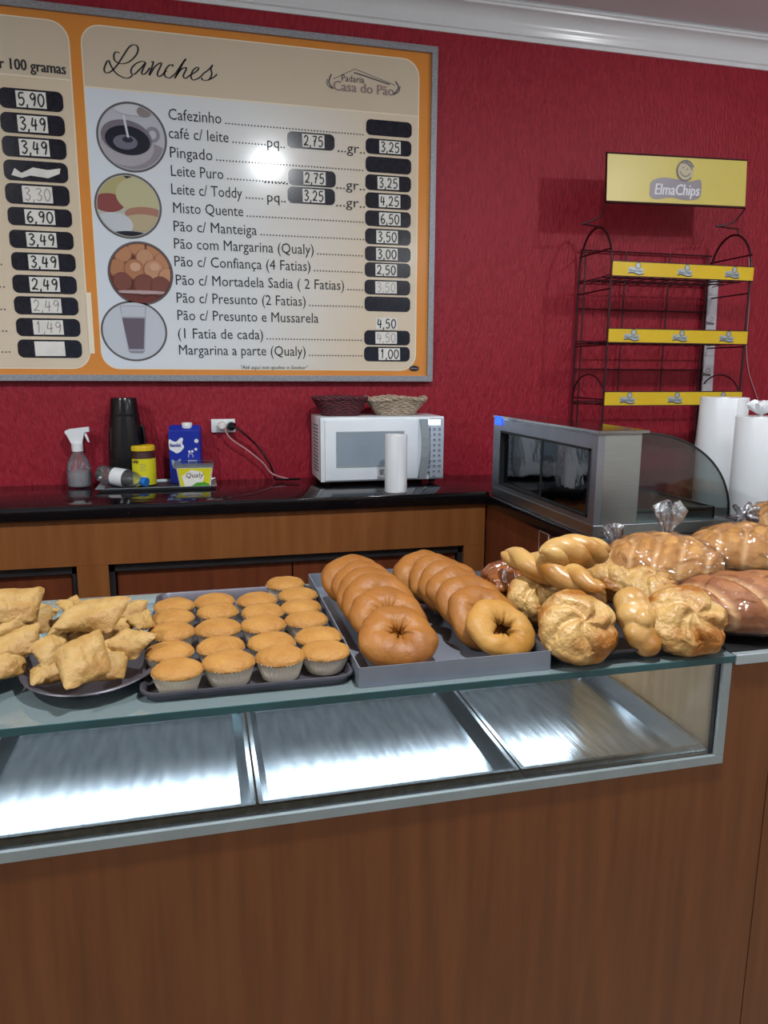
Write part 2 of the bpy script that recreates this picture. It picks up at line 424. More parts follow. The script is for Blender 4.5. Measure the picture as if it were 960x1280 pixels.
for x0, x1 in ((-1.45, -.372), (-.284, .84)):
    box(b, x0, x1, 2.285, 2.30, zr-.026, zr); box(b, x0, x0+.016, 2.285, 2.30, .1, zr); box(b, x1-.016, x1, 2.285, 2.30, .1, zr)
obj('opening_shadow_gap', b, M_gap, t, smooth=False)  # black strips stand in for the shadow gap around the recessed doors
for x0, x1 in ((-1.43, -.92), (-.916, -.392), (-.264, .267), (.271, .82)):
    b = BM(); box(b, x0, x1, 2.30, 2.32, .11, zr-.004, .001); d = obj('door', b, M_woodd, t, smooth=False)

# corner (return) counter to the right
RT_Z = 1.0
b = BM(); box(b, .905, 2.35, 1.34, WY-.001, RT_Z-.035, RT_Z, .003)
solo('corner_worktop', b, M_granite, 'dark corner worktop carrying the glass warmer and the wire rack', 'worktop', (1.6, 2.0, RT_Z-.035), world=True)
t = thing('corner_cabinet', 'plain reddish brown corner cabinet below the glass warmer', 'cabinet', (1.6, 2.0, 0))
b = BM(); box(b, .919, 2.33, 1.36, WY-.001, .08, RT_Z-.036); obj('body', b, M_woodd, t, smooth=False)
b = BM(); box(b, .96, 2.30, 1.40, WY-.001, 0, .08); obj('plinth', b, M_gap, t, smooth=False)
pp = at(680, 668, 'x', .917)
b = BM(); box(b, .9165, .9189, pp.y-.03, pp.y+.03, .90, .962)
s = obj('sticker_border', b, M_paper, t, smooth=False)
b = BM(); box(b, .9155, .9166, pp.y-.026, pp.y+.026, .904, .958); obj('sticker', b, M_woodd, s, smooth=False)

# ------------------------------------------------------------------ display counter
FY = .857; GZ = 1.0; TX = .730; TB = .832
dc = thing('display_counter', 'glass-topped display counter with reddish brown veneer front in the foreground', 'counter', (0, 1.1, 0))
b = BM()
box(b, -2.4, TX, FY, FY+.02, .0, TB)
box(b, TX, .8155, FY, FY+.02, .0, .990)
box(b, .8175, 2.3, FY, FY+.02, .0, .990)
obj('front_panel', b, M_woodf, dc, smooth=False)
b = BM(); box(b, .8145, .8185, FY+.003, FY+.006, 0, .99); obj('panel_joint', b, M_gap, dc, smooth=False)
b = BM()
box(b, -2.4, TX, FY-.004, FY+.002, TB, TB+.0140, .0006); box(b, TX-.0145, TX, FY-.004, FY+.002, TB+.0141, .9895, .0006)
obj('window_trim', b, M_trim, dc, smooth=False)
b = BM(); box(b, -2.4, TX-.0146, FY+.0022, FY+.010, TB-.001, TB+.011); box(b, TX-.0165, TX-.0146, FY+.0022, FY+.010, TB+.011, .9895); box(b, TX-.0146, TX-.0005, FY+.0022, FY+.010, TB, .9895); obj('glazing_seal', b, M_gap, dc, smooth=False)
b = BM(); box(b, -2.4, TX-.014, FY+.003, FY+.007, TB+.0145, .9895); obj('front_glass', b, M_glass, dc, smooth=False)
b = BM(); box(b, -2.4, .753, FY+.021, 1.345, .785, .800); obj('shelf', b, M_woodl, dc, smooth=False)
b = BM(); box(b, .753, .771, FY+.021, 1.345, .0, .989); obj('end_panel', b, M_woodl, dc, smooth=False)
b = BM(); box(b, -2.4, .752, FY+.06, 1.33, .02, .784); obj('base_body', b, M_woodd, dc, smooth=False)
b = BM(); box(b, -2.4, .753, 1.345, 1.36, .0, .945); obj('back_panel', b, mat('grey sliding panel', '#8f9498', .6, col2='#979ca0', nscale=4), dc, smooth=False)
# top: sheet of glass with a polished green edge, lying on the rear rail
b = BM(); box(b, -2.4, .734, FY-.004+.0015, 1.352, GZ-.0095, GZ-.0005); gt = obj('glass_top', b, M_glasst, dc, smooth=False)
b = BM(); box(b, -2.4, .734, FY-.0045, FY-.0025, GZ-.010, GZ, .0008); obj('polished_edge', b, M_gedge, gt, smooth=False)
b = BM(); box(b, -2.4, .752, 1.302, 1.352, GZ-.045, GZ-.0105); box(b, -2.4, .752, 1.268, 1.302, GZ-.0135, GZ-.0105); obj('rear_rail', b, M_trim, dc, smooth=False)
b = BM(); tube(b, [(-2.38, 1.284, .974), (.0, 1.284, .974), (.72, 1.284, .974)], .009, 10); obj('light_tube', b, M_led, dc)
# dark top with steel edge to the right
b = BM(); box(b, .7345, 2.3, FY+.006, 1.338, GZ-.012, GZ, .001); obj('side_top', b, M_blackm, dc, smooth=False)
b = BM(); box(b, .7345, 2.3, FY-.006, FY+.006, GZ-.014, GZ+.001, .001); obj('steel_edging', b, M_alu, dc, smooth=False)

# trays inside the case
def tray(name, x0, x1, y0, y1, z, h, m, label, flare=.006, rim=.007, th=.0016, radius=.0, group=None, lip=True):
    c = ((x0+x1)/2, (y0+y1)/2, z)
    b = BM()
    def loop(o, zz, r_):
        return [(p[0], p[1], zz) for p in rrect(x0-o, x1+o, y0-o, y1+o, max(.002, r_+o), 4)]
    seq = [(-flare-.0006, z+.0008, radius), (-.001, z+h*.9, radius), (0, z+h, radius), (rim, z+h, radius), (rim, z+h-.003, radius), (rim-.0012, z+h-.003, radius),
           (rim-.0012, z+h-.0016, radius), (th, z+h-.0016, radius), (th-flare, z-.0, radius)]
    if not lip: seq = [(-flare-.0006, z+.0008, radius), (0, z+h, radius), (th, z+h, radius), (th-flare, z, radius)]
    L = [[b.verts.new(p) for p in loop(o-th-.0, zz, r_)] for o, zz, r_ in seq]
    n = len(L[0])
    for A, B_ in zip(L, L[1:]):
        for k in range(n): b.faces.new((A[k], A[(k+1) % n], B_[(k+1) % n], B_[k]))
    b.faces.new(L[0]); b.faces.new(L[-1][::-1])
    return solo(name, b, m, label, 'tray', c, group, world=True, angle=25)
g = 'empty steel trays inside the glass case'
for x0, x1, l in ((-.715, -.335, 'empty steel tray at the far left inside the case, cut off by the frame'), (-.325, .048, 'empty steel tray inside the case below the muffins'),
               (.060, .428, 'empty steel tray inside the case below the dough rings'), (.440, .738, 'empty steel tray inside the case against the right end panel')):
    tray('steel_tray', x0, x1, .915, 1.292, .801, .028, M_tray, l, flare=.012, rim=.006, group=g)

# ------------------------------------------------------------------ baking trays on the glass
tray('baking_tray', -.084, .181, .884, 1.31, GZ, .012, M_traydk, 'thin dark baking tray with rounded corners under the muffins', flare=.005, rim=.004, radius=.022)
tray('baking_tray', .184, .452, .868, 1.325, GZ, .027, M_trayal, 'straight-sided aluminium baking tray under the dough rings', flare=.0, rim=.003, radius=.003, lip=False)
tray('baking_tray', .462, .716, .866, 1.30, GZ+.001, .018, mat('black tray steel', '#38363b', .45, .5, col2='#434146', nscale=12), 'dark baking tray with a flared rim under the pile of breads', flare=.012, rim=.004, radius=.004)

# ------------------------------------------------------------------ muffins
def make_muffin(label):
    t = thing('muffin', label, 'muffin', (0,0,0), 'muffins on the dark tray')
    nf = 40
    fl = lambda a, z: 1+.022*math.cos(nf*a)*(.4+.6*min(1, z/.03))
    b = BM(); lathe(b, [(0, 0), (.0235, 0), (.0245, .001), (.0285, .016), (.0325, .0335), (.0331, .0335), (.0322, .032), (0, .03)], nf*4, flute=fl)
    obj('paper_case', b, M_cup, t, world=False, angle=80)
    b = BM(); pr = []
    for k in range(13):
        a = R(90*k/12); pr.append((.0335*math.cos(a)**.8 if k < 12 else 0, .0325+.0175*math.sin(a)))
    lathe(b, [(.0, .029), (.030, .0295)]+pr, 36)
    for v in b.verts:
        n = noise.noise(v.co*60+Vector((3, 1, 7)))
        v.co += Vector((v.co.x*.03*n, v.co.y*.03*n, .0015*n if v.co.z > .034 else 0))
    obj('cake_top', b, M_cake, t, world=False, angle=80)
    return t
cols = [[(-.038,.848),(-.049,.918),(-.049,.988),(-.05,1.052),(-.049,1.108)], [(.022,.856),(.014,.922),(.012,.988),(.014,1.063),(.01,1.118)],
        [(.084,.858),(.079,.922),(.074,.989),(.078,1.048),(.074,1.11)], [(.147,.869),(.147,.93),(.14,1.001),(.14,1.057),(.144,1.122),(.131,1.188)]]
rown = ['front row', 'second row', 'third row', 'fourth row', 'fifth row', '']
coln = ['first column from the left', 'second column from the left', 'third column from the left', 'rightmost column beside the dough rings']
proto = None; rnd = random.Random(4)
for ci, c in enumerate(cols):
    for ri, (x, y) in enumerate(c):
        k = (1.4-1.026)/(1.4-1.05)                                 # tops were measured at z=1.05
        y2 = y*k+(.010 if ri == 0 else 0); x *= .965 if ci == 3 else 1
        lab = 'golden muffin, %s, %s' % (rown[ri], coln[ci])
        if ri == 5: lab = 'single golden muffin set alone behind the last row, back right of its tray'
        if proto is None:
            proto = make_muffin(lab); o = proto; o.location = (x*k, y2, GZ+.0012)
        else: o = dup(proto, (x*k, y2, GZ+.0012), lab)
        o.rotation_euler.z = rnd.uniform(0, 6)
        q = rnd.uniform(.97, 1.04); o.scale = (q, q, rnd.uniform(.70, .79))

# ------------------------------------------------------------------ dough rings
def ring_bm(Rm, rm, seed, flat=.64):
    b = BM(); nu, nv = 72, 28; sd = Vector((seed*3.1, seed*1.7, seed*.9)); G = []
    for i in range(nu):
        a = 2*PI*i/nu; row = []
        for j in range(nv):
            p = 2*PI*j/nv
            wob = 1+.16*noise.noise(Vector((math.cos(a)*1.2, math.sin(a)*1.2, 0))+sd)
            r_ = rm*(1+.20*noise.noise(Vector((math.cos(a)*1.6, math.sin(a)*1.6, 2))+sd))
            inner = max(0, -math.cos(p))
            rr = r_*(1+.40*inner*noise.noise(Vector((math.cos(a)*4, math.sin(a)*4, 5))+sd))
            x = (Rm*wob+rr*math.cos(p)); z = rr*math.sin(p)*flat
            x = max(x, .003)
            v = Vector((x*math.cos(a), x*math.sin(a)*.96, z))
            v += v.normalized()*(.0010*noise.noise(v*90+sd)+.0022*noise.noise(v*32+sd))
            row.append(b.verts.new(v))
        G.append(row)
    for i in range(nu):
        for j in range(nv):
            b.faces.new((G[i][j], G[(i+1) % nu][j], G[(i+1) % nu][(j+1) % nv], G[i][(j+1) % nv]))
    return b
def place_ring(x, y, tilt, yaw, seed, m, label, Rm=.033, rm=.0235, lift=0):
    z = GZ+.0016+Rm*math.sin(R(tilt))+rm*.80+lift
    o = solo('bread_ring', ring_bm(Rm, rm, seed), m, label, 'bread ring', (x, y, z), 'dough rings on the aluminium tray', angle=80)
    o.rotation_euler = (R(tilt), 0, R(yaw))
    return o
on = ['front ring', 'second ring from the front', 'third ring from the front', 'fourth ring from the front', 'fifth ring from the front', 'sixth ring from the front', 'seventh ring from the front']
for i, (px, py, tl, yw) in enumerate([(497, 795, 31, 4), (484, 772, 36, 6), (474, 756, 40, 6), (466, 747, 40, 8), (457, 738, 39, 8), (445, 729, 36, 10)]):
    zc = GZ+.0016+.033*math.sin(R(tl))+.0202
    p = at(px, py, 'z', zc)
    place_ring(max(p.x, .243), max(.938, p.y), tl, yw, i+1, M_ring, 'brown leaning dough ring, %s%s in the left row' % (on[i], ' with a closed-up hole' if i == 0 else (' and last' if i == 5 else '')), lift=.0008*i,
               Rm=.030 if i == 0 else .032, rm=.026 if i == 0 else .026)
for i, (px, py, tl, yw) in enumerate([(632, 783, 38, 14), (603, 765, 40, 6), (589, 752, 42, 4), (575, 741, 43, 2), (562, 732, 42, 2), (549, 724, 41, 0), (532, 719, 40, -2)]):
    zc = GZ+.0016+.033*math.sin(R(tl))+.0202
    p = at(px, py, 'z', zc+.004)
    place_ring(p.x, max(.935, p.y), tl, yw, i+21, M_ringp if i == 0 else M_ring, ('pale golden dough ring with an open hole at the front of the right row' if i == 0 else 'brown leaning dough ring, %s%s in the right row' % (on[i], ' and last' if i == 6 else '')),
               Rm=.0335 if i == 0 else .031, rm=.0195 if i == 0 else .024, lift=.0008*i)

# ------------------------------------------------------------------ breads
def disp(b, amp, freq, seed=0):
    s = Vector((seed*1.3, seed*2.1, seed*.7))
    b.normal_update()
    for v in b.verts: v.co += v.normal*amp*noise.noise(v.co*freq+s)
def blob(lumps, sub=5, k=3.0, seed=0, amp=.0012, freq=60):
    """star-shaped bread grown around soft lumps (cx,cy,cz,rx,ry,rz)"""
    b = BM(); bmesh.ops.create_icosphere(b, subdivisions=sub, radius=1)
    D = np.array([v.co[:] for v in b.verts]); Lm = np.array(lumps)
    def F(t):
        P = D*t[:, None]; q = (P[:, None, :]-Lm[None, :, :3])/Lm[None, :, 3:]
        return np.exp(-k*((q**2).sum(2)-1)).sum(1)
    hi = np.full(len(D), .2); lo_ = np.zeros(len(D)); found = np.zeros(len(D), bool); t = hi.copy()
    for s in np.linspace(.2, .002, 100):
        tt = np.full(len(D), s); ins = (F(tt) >= 1) & ~found
        lo_[ins] = s; hi[ins] = s+.002; found |= ins
    lo_[~found] = .002; hi[~found] = .003
    for _ in range(10):
        mid = (lo_+hi)/2; ins = F(mid) >= 1; lo_ = np.where(ins, mid, lo_); hi = np.where(ins, hi, mid)
    for v, q, d in zip(b.verts, lo_, D): v.co = d*q
    disp(b, amp, freq, seed)
    return b
def bun(rx, ry, rz, folds, seed, swirl=18, depth=.20):
    """round roll with folds that meet off-centre"""
    b = BM(); bmesh.ops.create_icosphere(b, subdivisions=6, radius=1); rr = random.Random(seed)
    an = [2*PI*i/folds+rr.uniform(-.35, .35) for i in range(folds)]; ox, oy = rr.uniform(-.1, .1), rr.uniform(-.1, .1)
    s = Vector((seed*1.9, seed*.8, seed*2.7))
    for v in b.verts:
        p = v.co.copy(); n = 1+.10*noise.noise(p*1.6+s)+.05*noise.noise(p*3.4+s)
        u, w_ = p.x-ox, p.y-oy; rho = math.hypot(u, w_); th = math.atan2(w_, u)
        c = 0; lo_ = 9
        for a in an:
            d = (th-a-rho*1.1+PI) % (2*PI)-PI; dd = abs(d)*max(rho, .05); lo_ = min(lo_, abs(d)); c = max(c, math.exp(-(dd/.10)**2)+.35*math.exp(-(dd/.24)**2))
        c = min(1, c)*(1 if p.z > 0 else max(0, 1+p.z*2.5)); edge = .55 if rho > .8 else 1
        q = n*(1-depth*c*edge*(.55+.45*max(0, p.z)))+.07*min(1, lo_)*max(0, p.z+.3)
        v.co = Vector((p.x*rx*q, p.y*ry*q, p.z*rz*q))
    disp(b, .0013, 55, seed); disp(b, .0006, 160, seed+1)
    return b
def rope(L, r, turns, strands=2, seed=0, off=.62, bend=0, n=120):
    """twisted bread along local x"""
    b = BM()
    for s in range(strands):
        pts = []
        for i in range(n+1):
            t = i/n; e = math.sin(PI*min(1, max(0, t)))**.45 if 0 < t < 1 else 0
            a = 2*PI*(turns*t+s/strands); o_ = r*off*e
            pts.append(Vector(((t-.5)*L, o_*math.cos(a)+bend*math.sin(PI*t), o_*math.sin(a)*.8)))
        rf = lambda t: max(.0015, r*.78*(math.sin(PI*min(.999, max(.001, t)))**.42))
        tube(b, pts, rf, 18)
    disp(b, r*.05, 40, seed)
    return b
def knot(rl, seed, n=5, R0=.032, flat=.62):
    rr = random.Random(seed); Ls = [(0, 0, -.006, .020, .020, .012)]
    for i in range(n):
        a = 2*PI*i/n+rr.uniform(-.2, .2); q = rl*rr.uniform(.9, 1.12)
        Ls.append((R0*math.cos(a), R0*math.sin(a), rr.uniform(-.003, .004), q, q, q*flat))
    return Ls
def bread(name, b, m, label, cat, loc, rx=0, ry=0, rz=0, group='breads piled on the dark tray'):
    o = solo(name, b, m, label, cat, loc, group, angle=80)
    o.rotation_euler = Euler((R(rx), R(ry), R(rz)), 'XYZ'); return o
p = at(722, 784, 'z', 1.047)
bread('knotted_roll', bun(.060, .056, .033, 5, 3), M_sugar, 'round coarse-crusted knotted roll at the front left of the bread pile', 'bread roll', (p.x, p.y, 1.047), 42, 0, 6)
p = at(856, 776, 'z', 1.045)
bread('knotted_roll', bun(.061, .057, .034, 6, 8), M_sugar, 'large round coarse-crusted roll at the front right of the bread pile', 'bread roll', (p.x, p.y, 1.045), 40, 4, -14)
p = at(795, 775, 'z', 1.050)
Ls = [(0, .026, .0, .026, .026, .022), (0, .004, .004, .029, .024, .022), (-.004, -.022, .004, .021, .022, .020), (.006, -.034, .0, .02, .02, .018), (0, -.006, .020, .013, .015, .012)]
bread('knotted_roll', blob(Ls, seed=3, k=8), M_egg, 'smooth glazed knot roll standing between the two coarse front rolls', 'bread roll', (p.x, p.y, 1.049), 48, 0, -6)
# second layer and the back of the pile
p = at(640, 728, 'z', 1.045)
bread('glazed_roll', bun(.056, .050, .034, 5, 12), M_darkb, 'dark brown glazed roll at the back left of the bread pile', 'bread roll', (p.x, p.y, 1.045), 18, 0, 30)
p = at(672, 748, 'z', 1.047)
bread('glazed_roll', bun(.050, .046, .032, 5, 15), M_sugar, 'shiny lumpy roll under the long twisted bread', 'bread roll', (p.x, p.y, 1.047), 34, 0, 10)
p = at(762, 727, 'z', 1.055)
bread('knotted_roll', bun(.054, .050, .034, 5, 17), M_sugar, 'coarse roll half hidden behind the glazed knot roll', 'bread roll', (p.x, p.y, 1.055), 25, 0, 80)
p = at(722, 742, 'z', 1.042)
bread('knotted_roll', bun(.050, .048, .032, 5, 23), M_sugar, 'coarse roll mostly hidden below the crossing twisted breads', 'bread roll', (p.x, p.y, 1.042), 10, 0, 50)
p = at(812, 738, 'z', 1.045)
bread('knotted_roll', bun(.054, .050, .034, 5, 19), M_sugar, 'coarse roll behind the large front right roll, near the bagged loaf', 'bread roll', (p.x, p.y, 1.045), 12, 0, 20)
a = at(630, 692, 'z', 1.105); c = at(752, 736, 'z', 1.093)
mid = (a+c)/2; d = c-a
bread('twisted_bread', rope(d.length*1.02, .0235, 1.6, 2, 3, off=.40), M_egg, 'long pale twisted bread laid across the top of the pile', 'twisted bread', mid, 0, math.degrees(-math.asin(d.z/d.length)), math.degrees(math.atan2(d.y, d.x)))
p = at(719, 690, 'z', 1.128)
bread('twisted_bread', rope(.112, .0245, 1.1, 3, 5, off=.45), M_egg, 'short golden braided bread on the very top of the pile', 'twisted bread', p, 0, 2, 0)

# ------------------------------------------------------------------ bagged loaves
def loaf(L, wd, h, seed, ridges, slant, style='plait'):
    b = BM(); bmesh.ops.create_uvsphere(b, u_segments=96, v_segments=72, radius=1)
    for v in b.verts:
        x, y, z = v.co
        e = (1-abs(x)**3)*.25+.75
        X, Y, Z = x*L/2, y*wd/2*e, (z if z > 0 else z*.55)*h/2*1.3
        q = 0
        if style == 'plait':
            q = abs(math.sin(ridges*x*PI/2+slant*abs(y)*2.4))**.6-.6
            q -= .7*math.exp(-(y/.12)**2) if z > 0 else 0
        else:
            q = abs(math.sin(ridges*x*PI/2+slant*y*2.0))**.55-.6
        f = max(0, z)**.5
        v.co = Vector((X, Y+.0, Z+f*q*h*.20))
    disp(b, .0016, 45, seed)
    for v in b.verts: v.co.z += .275*h*1.3
    return b
def seam_mat(name, base, L, wd, ridges, slant, mirrored):
    """crust with pale dough showing where the plaits meet"""
    m = base.copy(); m.name = name; nt = m.node_tree; bs = nt.nodes['Principled BSDF']
    tc = nt.nodes.new('ShaderNodeTexCoord'); sp = nt.nodes.new('ShaderNodeSeparateXYZ'); nt.links.new(tc.outputs['Object'], sp.inputs[0])
    def mth(op, a, b_=None):
        n = nt.nodes.new('ShaderNodeMath'); n.operation = op
        for i, q in enumerate((a, b_)):
            if q is None: continue
            if isinstance(q, (int, float)): n.inputs[i].default_value = q
            else: nt.links.new(q, n.inputs[i])
        return n.outputs[0]
    y = mth('ABSOLUTE', sp.outputs[1]) if mirrored else sp.outputs[1]
    ph = mth('ADD', mth('MULTIPLY', sp.outputs[0], 2/L*ridges*PI/2), mth('MULTIPLY', y, 2/wd*slant*(2.4 if mirrored else 2.0)))
    v = mth('ABSOLUTE', mth('SINE', ph))
    rp = nt.nodes.new('ShaderNodeValToRGB'); rp.color_ramp.elements[0].position = .08; rp.color_ramp.elements[1].position = .5
    rp.color_ramp.elements[0].color = (.75, .75, .75, 1); rp.color_ramp.elements[1].color = (0, 0, 0, 1); nt.links.new(v, rp.inputs[0])
    mx = nt.nodes.new('ShaderNodeMix'); mx.data_type = 'RGBA'; nt.links.new(rp.outputs[0], mx.inputs[0])
    src = bs.inputs['Base Color'].links[0].from_socket; nt.links.new(src, mx.inputs[6]); mx.inputs[7].default_value = lin('#cda672')
    nt.links.new(mx.outputs[2], bs.inputs['Base Color']); return m
def bag(L, wd, h, seed, tail=(1, .0), crink=.006):
    b = BM(); bmesh.ops.create_uvsphere(b, u_segments=120, v_segments=90, radius=1)
    s = Vector((seed*2.3, seed*.7, seed*1.9))
    for v in b.verts:
        x, y, z = v.co
        X, Y, Z = x*L/2, y*wd/2, (z if z > 0 else z*.5)*h/2*1.3
        n = noise.noise(Vector((x*3.5, y*4, z*4))+s); n2 = noise.noise(Vector((x*9, y*9, z*9))+s)
        k = 1+.07*n
        v.co = Vector((X*k, Y*k, Z*k+crink*n2*(1 if z > 0 else 0)))
        if z < -.3: v.co.z = max(v.co.z, -.32*h)
    for v in b.verts: v.co.z += .325*h
    return b
def tuft(seed, h=.05, r=.022):
    b = BM(); pr = [(.004, 0), (.006, h*.15), (.010, h*.3), (r*.8, h*.6), (r, h*.85), (r*.55, h), (0, h*.9)]
    s = Vector((seed, seed*2, 0))
    lathe(b, pr, 48)
    for v in b.verts:
        a = math.atan2(v.co.y, v.co.x); q = 1+.38*math.sin(7*a+3*noise.noise(s+Vector((v.co.z*40, 0, 0))))*min(1, v.co.z/h*1.5)
        v.co.x *= q; v.co.y *= q; v.co.z += .012*noise.noise(v.co*60+s)
    return b
def bagged(px, py, z, L, wd, h, rz, m, seed, ridges, slant, style, lab, baglab, tf=None):
    p = at(px, py, 'z', z); loc = Vector((p.x, p.y, GZ+.0035))
    o = solo('bagged_loaf', loaf(L, wd, h, seed, ridges, slant, style), seam_mat('%s %d' % (m.name, seed), m, L, wd, ridges, slant, style == 'plait'), lab, 'bread loaf', loc, 'bagged loaves on the counter', angle=80)
    o.rotation_euler.z = R(rz)
    t = thing('plastic_bag', baglab, 'plastic bag', (loc.x, loc.y, GZ+.001), 'clear plastic bags around the loaves', R(rz))
    obj('film', bag(L*1.07, wd*1.1, h*1.1, seed), M_film, t, world=False, angle=80)
    for q in (tf or []):
        bb = tuft(seed+q[0]*9, q[3], q[4]); rot(bb, Matrix.Translation((q[0], q[1], q[2])) @ Euler((R(q[5]), R(q[6]), 0)).to_matrix().to_4x4())
        obj('knot', bb, M_filmk, t, world=False, angle=80)
bagged(826, 701, 1.045, .235, .19, .088, -16, M_loaf, 3, 5, 1.3, 'plait', 'plaited golden loaf in clear plastic, behind the pile of breads', 'clear plastic bag with bunched tops around the plaited loaf behind the bread pile',
       [(.035, .075, .065, .078, .026, -12, 6), (-.06, .09, .045, .05, .02, -20, -10)])
bagged(932, 686, 1.05, .26, .17, .092, -12, M_loaf, 5, 5, 1.2, 'plait', 'golden plaited loaf in clear plastic at right, behind the brown striped loaf', 'clear plastic bag around the golden loaf at the right edge')
bagged(945, 762, 1.035, .30, .15, .085, -16, M_loafd, 9, 6, 1.4, 'stripe', 'long brown striped loaf in clear plastic at the front right corner', 'shiny clear plastic bag around the long brown striped loaf')
bagged(985, 655, 1.05, .24, .16, .10, 0, M_loaf, 13, 6, .8, 'plait', 'pale loaf in a crumpled bag beside the tall white rolls', 'crumpled hazy plastic bag beside the tall white rolls',
       [(-.10, 0, .05, .05, .03, 10, -50)])

# ------------------------------------------------------------------ dishes of fried pastries
def dish(cx, cy, rx, ry, label):
    b = BM(); prf = [(0, 0), (.62, 0), (.72, .003), (.93, .017), (1.0, .019), (1.012, .0175), (.94, .0155), (.73, .0012), (.62, -.0012), (0, -.0012)]
    lathe(b, [(r_, z+.0013) for r_, z in prf], 64, (0,0,0), None, rx, ry)
    return solo('oval_dish', b, M_traydk, label, 'dish', (cx, cy, GZ), 'steel dishes of pastries', angle=30)
dish(-.150, 1.0, .090, .118, 'oval steel dish of fried pastries beside the muffin tray')
dish(-.334, 1.0, .090, .118, 'oval steel dish of fried pastries cut off by the left edge')
def pastry_bm(a_, b_, h, seed):
    """puffed diamond of fried dough with pinched edges"""
    b = BM(); n = 22; sd = Vector((seed*1.7, seed*.6, seed*2.2)); grid = {}
    for s in (1, -1):
        for i in range(n+1):
            for j in range(n+1):
                u = -1+2*i/n; v = -1+2*j/n
                if s == -1 and (i in (0, n) or j in (0, n)): grid[(s, i, j)] = grid[(1, i, j)]; continue
                pu = ((1-u*u)*(1-v*v))**.62
                nz = noise.noise(Vector((u*1.6, v*1.6, s))+sd)
                z = s*h*pu*(1+.45*nz)+.005*noise.noise(Vector((u*1.1, v*1.1, 9))+sd)+.0022*noise.noise(Vector((u*5, v*5, s))+sd)
                ed = 1-.035*(1-u*u)*abs(v)**6-.035*(1-v*v)*abs(u)**6-.10*(abs(u)*abs(v))**5
                x = a_*u*ed; y = b_*v*ed
                grid[(s, i, j)] = b.verts.new((x+.32*y, y*.95, z+.004*(u*v)))
        for i in range(n):
            for j in range(n):
                q = [grid[(s, i, j)], grid[(s, i+1, j)], grid[(s, i+1, j+1)], grid[(s, i, j+1)]]
                b.faces.new(q if s == 1 else q[::-1])
    return b
def pastry(px, py, z, size, asp, rx, ry, rz, seed, label):
    p = at(px, py, 'z', z)
    o = solo('fried_pastry', pastry_bm(size*1.10, size*asp*1.12, size*.36, seed), M_past, label, 'pastry', p, 'fried pastries in the steel dishes', angle=80)
    o.rotation_euler = Euler((R(rx), R(ry), R(rz)), 'XYZ')
PS = [ (66, 812, 1.045, .027, .75, 48, 0, 62, 'tall leaning fried pastry at the left of the right dish'),
 (104, 825, 1.052, .031, .95, 38, -6, 40, 'large fried pastry at the front of the right dish'),
 (64, 840, 1.026, .024, .8, 20, 0, 30, 'fried pastry at the front left bottom of the right dish'),
 (130, 834, 1.029, .027, .8, 25, 8, 20, 'fried pastry behind the large front one, low in the right dish'),
 (160, 803, 1.046, .026, .8, 34, 6, -32, 'pointed fried pastry at the right rim of the right dish'),
 (116, 768, 1.078, .036, .78, 28, 2, -8, 'biggest fried pastry on top of the right dish'),
 (90, 760, 1.074, .020, .95, 30, 10, 60, 'small fried pastry left of the biggest one at the top of the right dish'),
 (163, 762, 1.052, .021, .9, 20, 0, 10, 'pale fried pastry at the back right of the right dish'),
 (178, 777, 1.045, .020, .9, 25, 10, 50, 'small fried pastry touching the muffins'),
 (84, 782, 1.045, .024, .9, 12, 0, 25, 'fried pastry under the topmost ones at the back left of the right dish'),
 (112, 800, 1.045, .027, .8, 25, 0, 15, 'fried pastry in the middle of the right dish'),
 (146, 814, 1.035, .024, .8, 18, 0, 65, 'fried pastry wedged under the pointed one in the right dish'),
 (140, 786, 1.040, .027, .8, 10, 0, 0, 'fried pastry below the biggest one, right of the middle'),
 (12, 757, 1.086, .036, .85, 30, 8, 20, 'large domed fried pastry on top of the left dish'),
 (20, 776, 1.068, .028, .7, 55, 0, 35, 'steep fried pastry below the large domed one in the left dish'),
 (38, 781, 1.052, .028, .8, 20, -8, 25, 'fried pastry at the right side of the left dish'),
 (48, 766, 1.055, .022, .8, 20, 10, -40, 'small fried pastry at the back right of the left dish'),
 (16, 806, 1.048, .031, .7, 30, -10, 20, 'long fried pastry at the front right of the left dish'),
 (6, 831, 1.032, .026, .8, 28, 0, 40, 'fried pastry lowest at the front of the left dish'),
 (-14, 794, 1.055, .028, .9, 25, 0, 10, 'fried pastry at the left edge, under the domed one'),
 (-30, 822, 1.035, .028, .9, 20, 0, 60, 'fried pastry at the bottom left edge of the left dish'),
 (-25, 770, 1.05, .028, .9, 15, 0, 60, 'fried pastry at the back of the left dish')]
for i, q in enumerate(PS): pastry(*q[:8], i+1, q[8])
